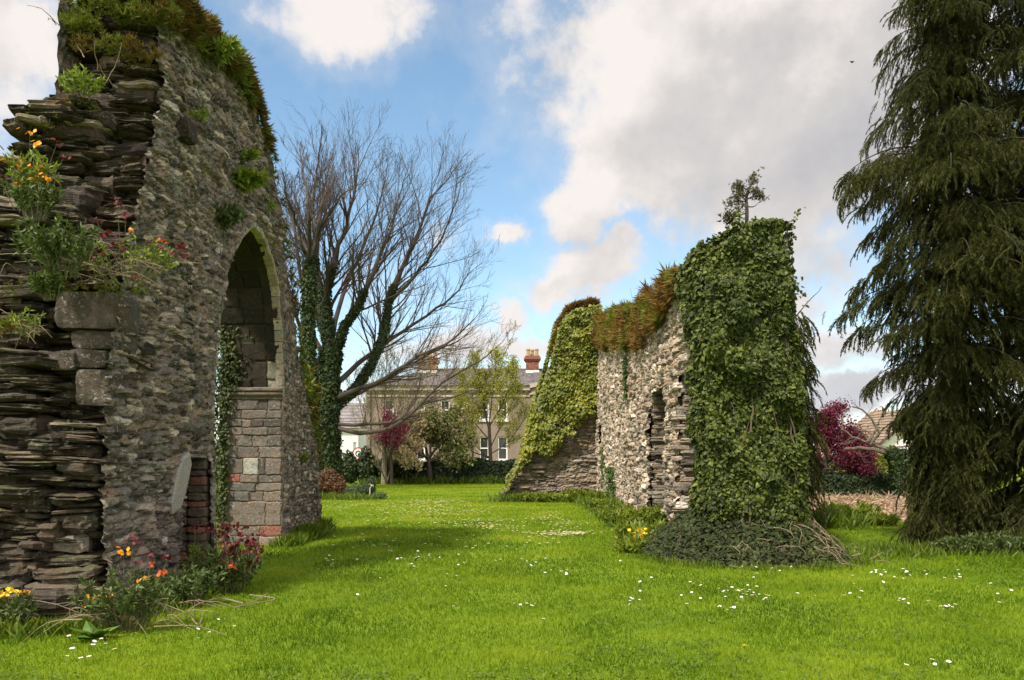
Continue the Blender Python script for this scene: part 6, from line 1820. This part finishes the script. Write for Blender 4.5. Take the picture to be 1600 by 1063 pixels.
# long grass left uncut along wall feet
M['lgrass'] = mat_leaf('long_grass', [(0, (.045, .08, .006)), (.5, (.095, .15, .010)), (1, (.18, .22, .02))], trans=.35, rough=.5, var=.4, nscale=2)
def longgrass(b, line, n, w, h, rng):
    line = np.array(line, float); s = np.concatenate([[0], np.cumsum(np.hypot(*np.diff(line, axis=0).T))])
    u = rng.random(n) * s[-1]
    x = np.interp(u, s, line[:, 0]) + rng.normal(size=n) * w; y = np.interp(u, s, line[:, 1]) + rng.normal(size=n) * w
    cl = fbm(x * 2.3, y * 2.3, 4, 3)
    d = nrmz(np.stack([rng.normal(size=n) * .45, rng.normal(size=n) * .45, np.ones(n)], -1)); nn = nrmz(np.cross(d, rng.normal(size=(n, 3))))
    v = np.array(BLADE_V, float); v[:, 0] *= .45; v[4] = (0, .95, .22)
    inst(b, v, BLADE_Q, BLADE_T, np.stack([x, y, 0 * x], -1), np.cross(d, nn), d, nn, h * rng.uniform(.4, 1.2, n) * (.4 + 1.1 * cl), np.stack([rng.random(n), 0 * x, 0 * x], -1))
b = MB()
longgrass(b, [(-4.08, 14.2), (-4.0, 15.4), (-4.0, 16.6), (-4.2, 17.6)], 4200, .10, .30, rng)
longgrass(b, [(-5.6, 7.1), (-4.6, 7.2), (-3.9, 7.4), (-3.7, 8.4), (-3.75, 9.3)], 5200, .12, .20, rng)
longgrass(b, [(-.4, 29.0), (1.2, 28.9), (2.6, 28.6), (2.9, 26), (2.85, 22), (2.8, 18), (2.7, 15), (2.5, 13.5)], 12000, .22, .36, rng)
longgrass(b, [(5.4, 18.6), (6.4, 18.9), (7.4, 18.2)], 3800, .35, .42, rng)
longgrass(b, [(2.1, 12.6), (2.5, 11.75), (3.4, 11.3), (4.6, 11.45), (5.4, 12.3)], 2600, .13, .12, rng)
longgrass(b, [(5.6, 13.2), (7, 13.3), (9.5, 13.2)], 3000, .35, .22, rng)
longgrass(b, [(-9.2, 31.2), (-7.6, 30.7), (-5.6, 30.6)], 3500, .3, .28, rng)
longgrass(b, [(-9, 48.6), (0, 48.8), (2, 48.8)], 4000, .3, .5, rng)
tag(b.build('long_grass', M['lgrass']), 'uncut long grass along the feet of the ruined walls', 'grass', kind='stuff')
# leafy weeds at the foot of the right wall
M['weed'] = mat_leaf('weed_leaf', [(0, (.09, .13, .012)), (.5, (.17, .22, .02)), (.85, (.25, .29, .03)), (1, (.32, .34, .05))], trans=.35, rough=.5, var=.4, nscale=2)
wl_ = [(2.85, 26.0, .55, .55, 'tall green weeds below the hole at the far end of the rubble wall'), (2.7, 23.5, .6, .42, 'green weeds along the middle of the rubble wall foot'), (2.75, 21.0, .6, .40, 'bright leafy weeds by the pale stones at the wall foot'), (2.65, 18.4, .65, .50, 'leafy weeds left of the tall dark slit'),
       (2.75, 16.3, .7, .66, 'biggest clump of leafy weeds, under the tall dark slit'), (2.35, 14.8, .6, .40, 'leafy weeds behind the yellow flowers'), (2.2, 13.4, .55, .24, 'low weeds beside the ivy bank'), (1.0, 28.8, .9, .38, 'green weeds before the far return wall'), (2.3, 28.6, .7, .55, 'tall dark weeds in the corner of the far return')]
for (x, y, r, h, lab) in wl_:
    plant('weed_clump', lab, 'weeds', (x, y, 0), h, r, 60, M['weed'], rng, leaf=(.08, .15), per=22, bare=.15, group='weeds along the rubble wall')
for (px, Y, r, h, lab) in ((1300, 20.0, .5, .5, 'green weeds between the ivy bank and the dry brush heap'), (1345, 19.2, .55, .55, 'taller green weeds in front of the dry brush heap'), (1380, 18.6, .4, .30, 'low weeds in front of the dry brush heap near the conifer')):
    plant('weed_clump', lab, 'weeds', base_px(px, Y), h, r, 50, M['weed'], rng, leaf=(.08, .14), per=22, bare=.15, group='weeds by the brush heap')
for (px, Y, r, h, lab) in ((1500, 13.2, .5, .30, 'nettles at the foot of the left hand conifer'), (1548, 13.3, .6, .36, 'nettles between the two conifers'), (1596, 13.2, .6, .36, 'nettles at the right edge of the picture under the conifer')):
    plant('nettles', lab, 'nettles', base_px(px, Y), h, r, 60, M['wleaf'], rng, leaf=(.06, .10), per=22, bare=.2, group='nettles under the conifers')
# yellow flowers among the weeds
Yf = 14.3
hd = [(P(x, y, Yf - .3), 'f_yellow', s) for (x, y, s) in ((994, 832, 1.2), (999, 838, 1.3), (1003, 830, 1.2), (1010, 832, 1.2), (1006, 840, 1), (986, 846, 1.1), (994, 851, .9), (990, 839, 1))]
plant('daffodils', 'clump of yellow daffodils at the edge of the weeds', 'daffodils', base_px(1000, Yf), .34, .24, 26, M['wleaf2'], rng, heads=hd, leaf=(.12, .22), per=6, head_r=.045, hk=4)
# dry brush heap
bh = thing('brush_heap', 'heap of dry pinkish brushwood and straw between the ivy covered wall and the conifer', 'brush heap', base_px(1345, 22))
b = MB()
gx = np.linspace(6.9, 12.6, 60); gy = np.linspace(19.8, 25.5, 40)
GX, GY = np.meshgrid(gx, gy, indexing='ij')
def heap(x, y): return np.maximum(.42 * np.exp(-(((y - 22.3) / 1.5) ** 2) ** 1.5) * np.clip((12.4 - x) / 1.0, 0, 1) * np.clip((x - 7.0) / .6, 0, 1) * (.5 + fbm(x * .9, y * .9, 6)), 0) - .02
b.add(np.stack([GX, GY, heap(GX, GY)], -1).reshape(-1, 3), gridq(60, 40))
M['straw'] = mat_plain('dry_straw', (.36, .25, .17), .95, nz=.45, nscale=14, bump=.8)
b.build('litter', M['straw'], bh)
b = MB()
n = 3500
x = rng.uniform(7.0, 12.3, n); y = rng.uniform(20.4, 24.4, n)
d = nrmz(np.stack([rng.normal(size=n), rng.normal(size=n), rng.normal(size=n) * .25 + .1], -1)); nn = nrmz(np.cross(d, rng.normal(size=(n, 3))))
v = np.array(BLADE_V, float); v[:, 0] *= .35
inst(b, v, BLADE_Q, BLADE_T, np.stack([x, y, heap(x, y) + .02], -1), np.cross(d, nn), d, nn, rng.uniform(.18, .5, n), np.stack([rng.random(n), 0 * x, 0 * x], -1))
b.build('straw', mat_leaf('straw_stem', [(0, (.20, .13, .085)), (.5, (.36, .25, .17)), (1, (.52, .40, .29))], trans=.15, var=.3, nscale=3), bh)
b = MB()
for k in range(60):
    x0, y0 = rng.uniform(7.2, 11.8), rng.uniform(20.8, 23.0)
    a = rng.normal(size=3) * np.array([.3, .3, .07]); p = np.array([x0, y0, heap(np.array(x0), np.array(y0)) + .05]); tube(b, curve_pts([p, p + a * .5 + (0, 0, .1), p + a + (0, 0, .02)], 6), np.linspace(.010, .004, 6), 5)
b.build('sticks', M['dead_stem'], bh)

# dead twigs under the conifer
# clover and small rosettes in the mown turf
b = MB(); n = 5200
yy = 5.2 + 15 * rng.random(n) ** 1.6; xx = (rng.random(n) * 2 - 1) * (.72 * yy + 1)
ok = (fbm(xx * .9 + 5, yy * .9, 66, 3) > .55) & ~in_ruin(xx, yy); xx, yy = xx[ok], yy[ok]; n = len(xx)
k3 = np.repeat(np.arange(n), 5); m = len(k3)
leaves(b, np.stack([xx[k3] + rng.normal(size=m) * .03, yy[k3] + rng.normal(size=m) * .03, .022 + .018 * rng.random(m)], -1), nrmz(np.array([[0, -.2, 1.0]]) + 0 * np.zeros((m, 3))), rng.uniform(.014, .034, m), rng, down=.05, jit=.3)
tag(b.build('clover', mat_leaf('clover_leaf', [(0, (.055, .095, .006)), (.6, (.10, .16, .010)), (1, (.16, .22, .016))], trans=.3, var=.3)), 'clover and small rosettes in the mown grass', 'clover', kind='stuff')
# daisies -------------------------------------------------------------
M['daisy_w'] = mat_plain('daisy_petal_white', (.80, .79, .78), .7, nz=.03, bump=0)
M['daisy_y'] = mat_plain('daisy_disc_yellow', (.70, .45, .03), .7, nz=.05, bump=0)
M['daisy_s'] = mat_plain('daisy_stalk', (.09, .15, .03), .8, nz=.1, bump=0)
def daisy_mb(b, n=9, r=.017, h=.062, off=(0, 0, 0)):
    off = np.array(off, float)
    for k in range(n):
        a = 2 * math.pi * k / n
        d = np.array([math.cos(a), math.sin(a), .12]); s = np.array([-math.sin(a), math.cos(a), 0])
        c = off + (0, 0, h)
        b.add([c + d * r * .3 - s * r * .12, c + d * r * .3 + s * r * .12, c + d * r * .75 + s * r * .27, c + d * r * 1.05, c + d * r * .75 - s * r * .27], [(0, 1, 2, 4)], [(4, 2, 3)], mi=0)
    a = np.linspace(0, 2 * math.pi, 8, endpoint=False)
    V = np.concatenate([np.stack([np.cos(a) * r * .36, np.sin(a) * r * .36, 0 * a], -1), [[0, 0, r * .25]]]) + off + (0, 0, h + .001)
    i = np.arange(8); b.add(V, T=np.stack([i, (i + 1) % 8, 0 * i + 8], -1), mi=1)
    tube(b, [off + (0, 0, 0), off + (.003, 0, h)], [.0014, .0012], 4, mi=2, cap=False)
pos = []
def ring(px, py, sx_, sy_, n):
    for _ in range(n):
        x, y = px + rng.normal() * sx_, py + rng.normal() * sy_
        if y < 772: continue
        Yg = EYE * FPX / (y - HY); pos.append(((x - HX) / FPX * Yg, Yg))
for a in ((1205, 896, 14, 4, 16), (1160, 893, 16, 3, 6), (1178, 908, 5, 2, 4), (1150, 932, 18, 5, 18), (1185, 942, 14, 3, 8), (1135, 958, 12, 3, 7), (1370, 900, 9, 3, 10), (1440, 903, 22, 4, 16), (1490, 908, 10, 3, 7), (1415, 946, 16, 5, 12), (1470, 957, 14, 3, 8), (990, 943, 6, 2, 5), (818, 950, 9, 4, 8),
          (1300, 925, 40, 14, 10), (1555, 930, 20, 10, 6), (1450, 1048, 22, 5, 6), (165, 1012, 20, 9, 7), (120, 1018, 22, 10, 5), (100, 1030, 40, 8, 3), (330, 985, 25, 10, 6), (710, 955, 3, 2, 1), (845, 980, 3, 2, 1), (1000, 905, 60, 20, 8), (640, 910, 70, 40, 7),
          (512, 884, 7, 3, 9), (640, 880, 30, 10, 16), (670, 874, 20, 4, 14), (780, 882, 30, 10, 12), (840, 885, 20, 6, 8), (1060, 915, 40, 12, 6), (880, 900, 14, 4, 7), (1080, 940, 14, 6, 5)): ring(*a)
near = list(pos); pos = []
for a in ((870, 839, 24, 2.2, 90), (905, 838, 16, 1.6, 30), (665, 790, 32, 5, 170), (700, 800, 45, 7, 170), (740, 822, 40, 5, 80), (620, 800, 40, 6, 70), (770, 828, 22, 4, 40), (560, 788, 28, 4, 50), (530, 795, 18, 3, 30), (850, 812, 18, 4, 40), (880, 822, 20, 5, 40), (640, 815, 60, 10, 60), (600, 850, 60, 14, 30), (790, 850, 50, 12, 30), (690, 785, 20, 2, 50)): ring(*a)
allp = np.array(near + pos)
ok = ~in_ruin(allp[:, 0], allp[:, 1]) & ((allp[:, 1] > 19) | (allp[:, 0] < 2.6) | (allp[:, 1] < 11.4))
allp = allp[ok]; allp = allp[np.argsort(allp[:, 1])]
b = MB(); daisy_mb(b)
dme = b.mesh('daisy', [M['daisy_w'], M['daisy_y'], M['daisy_s']])
b2 = MB(); daisy_mb(b2, n=6, r=.022)
far = MB(); n_ind = 0
for k, (x, y) in enumerate(allp):
    if n_ind < 260:
        o = bpy.data.objects.new('daisy', dme); C.objects.link(o)
        s = rng.uniform(.75, 1.25)
        o.location = (x, y, float(lawn_z(np.array(x), np.array(y))) - .002); o.scale = (s, s, s)
        o.rotation_euler = (rng.normal() * .22, rng.normal() * .22, rng.random() * 6.28)
        tag(o, 'small white daisy open in the mown grass of the lawn', 'daisy', 'daisies in the nearer part of the lawn'); n_ind += 1
    else:
        daisy_mb(far, n=6, r=.026 * rng.uniform(.8, 1.3), h=.075, off=(x, y, 0))
tag(far.build('daisies', [M['daisy_w'], M['daisy_y'], M['daisy_s']]), 'drifts of white daisies in the farther lawn', 'daisies', kind='stuff')
b = MB()
for q in range(5):
    a = np.arange(14) * 2 * math.pi / 14 + q * .3; r = .022 - .003 * q
    d = np.stack([np.cos(a), np.sin(a), 0 * a + .15 + .2 * q], -1)
    for dd, aa in zip(d, a):
        s = np.array([-math.sin(aa), math.cos(aa), 0]); c = np.array([0, 0, .05])
        b.add([c, c + dd * r * .7 + s * .004, c + dd * r, c + dd * r * .7 - s * .004], [(0, 1, 2, 3)])
tube(b, [(0, 0, 0), (.002, 0, .05)], [.003, .0025], 5, mi=1)
o = b.build('dandelion', [M['f_yellow'], M['daisy_s']]); Yg = EYE * FPX / (1019 - HY); o.location = ((1163 - HX) / FPX * Yg, Yg, 0)
tag(o, 'single yellow dandelion in the near lawn', 'dandelion')

# bird in the sky
p = P(1332, 98, 60)
b = MB()
t = np.linspace(0, 1, 9)
tube(b, np.stack([p[0] - .02 + .04 * t, 60 + (t - .5) * .22, p[2] + .02 * np.sin(t * 3)], -1), np.array([.004, .025, .045, .05, .05, .045, .035, .03, .008]), 8)
for sg in (-1, 1):
    V = []
    for k, s_ in enumerate(np.linspace(0, 1, 6)):
        w = .10 * (1 - .75 * s_) + .01; z = .10 * math.sin(s_ * 2.2) + .02
        V += [(p[0] + sg * s_ * .17, 60 - .02 + .1 * s_ - w, p[2] + z), (p[0] + sg * s_ * .17, 60 + .02 + .1 * s_ + w, p[2] + z), (p[0] + sg * s_ * .17, 60 + .1 * s_, p[2] + z + .014 * (1 - s_))]
    Q = []
    for k in range(5):
        i = 3 * k; Q += [(i, i + 3, i + 4, i + 1), (i, i + 2, i + 5, i + 3), (i + 2, i + 1, i + 4, i + 5)]
    b.add(V, Q)
tag(b.build('bird', M['black']), 'small dark bird flying high before the grey cloud', 'bird')
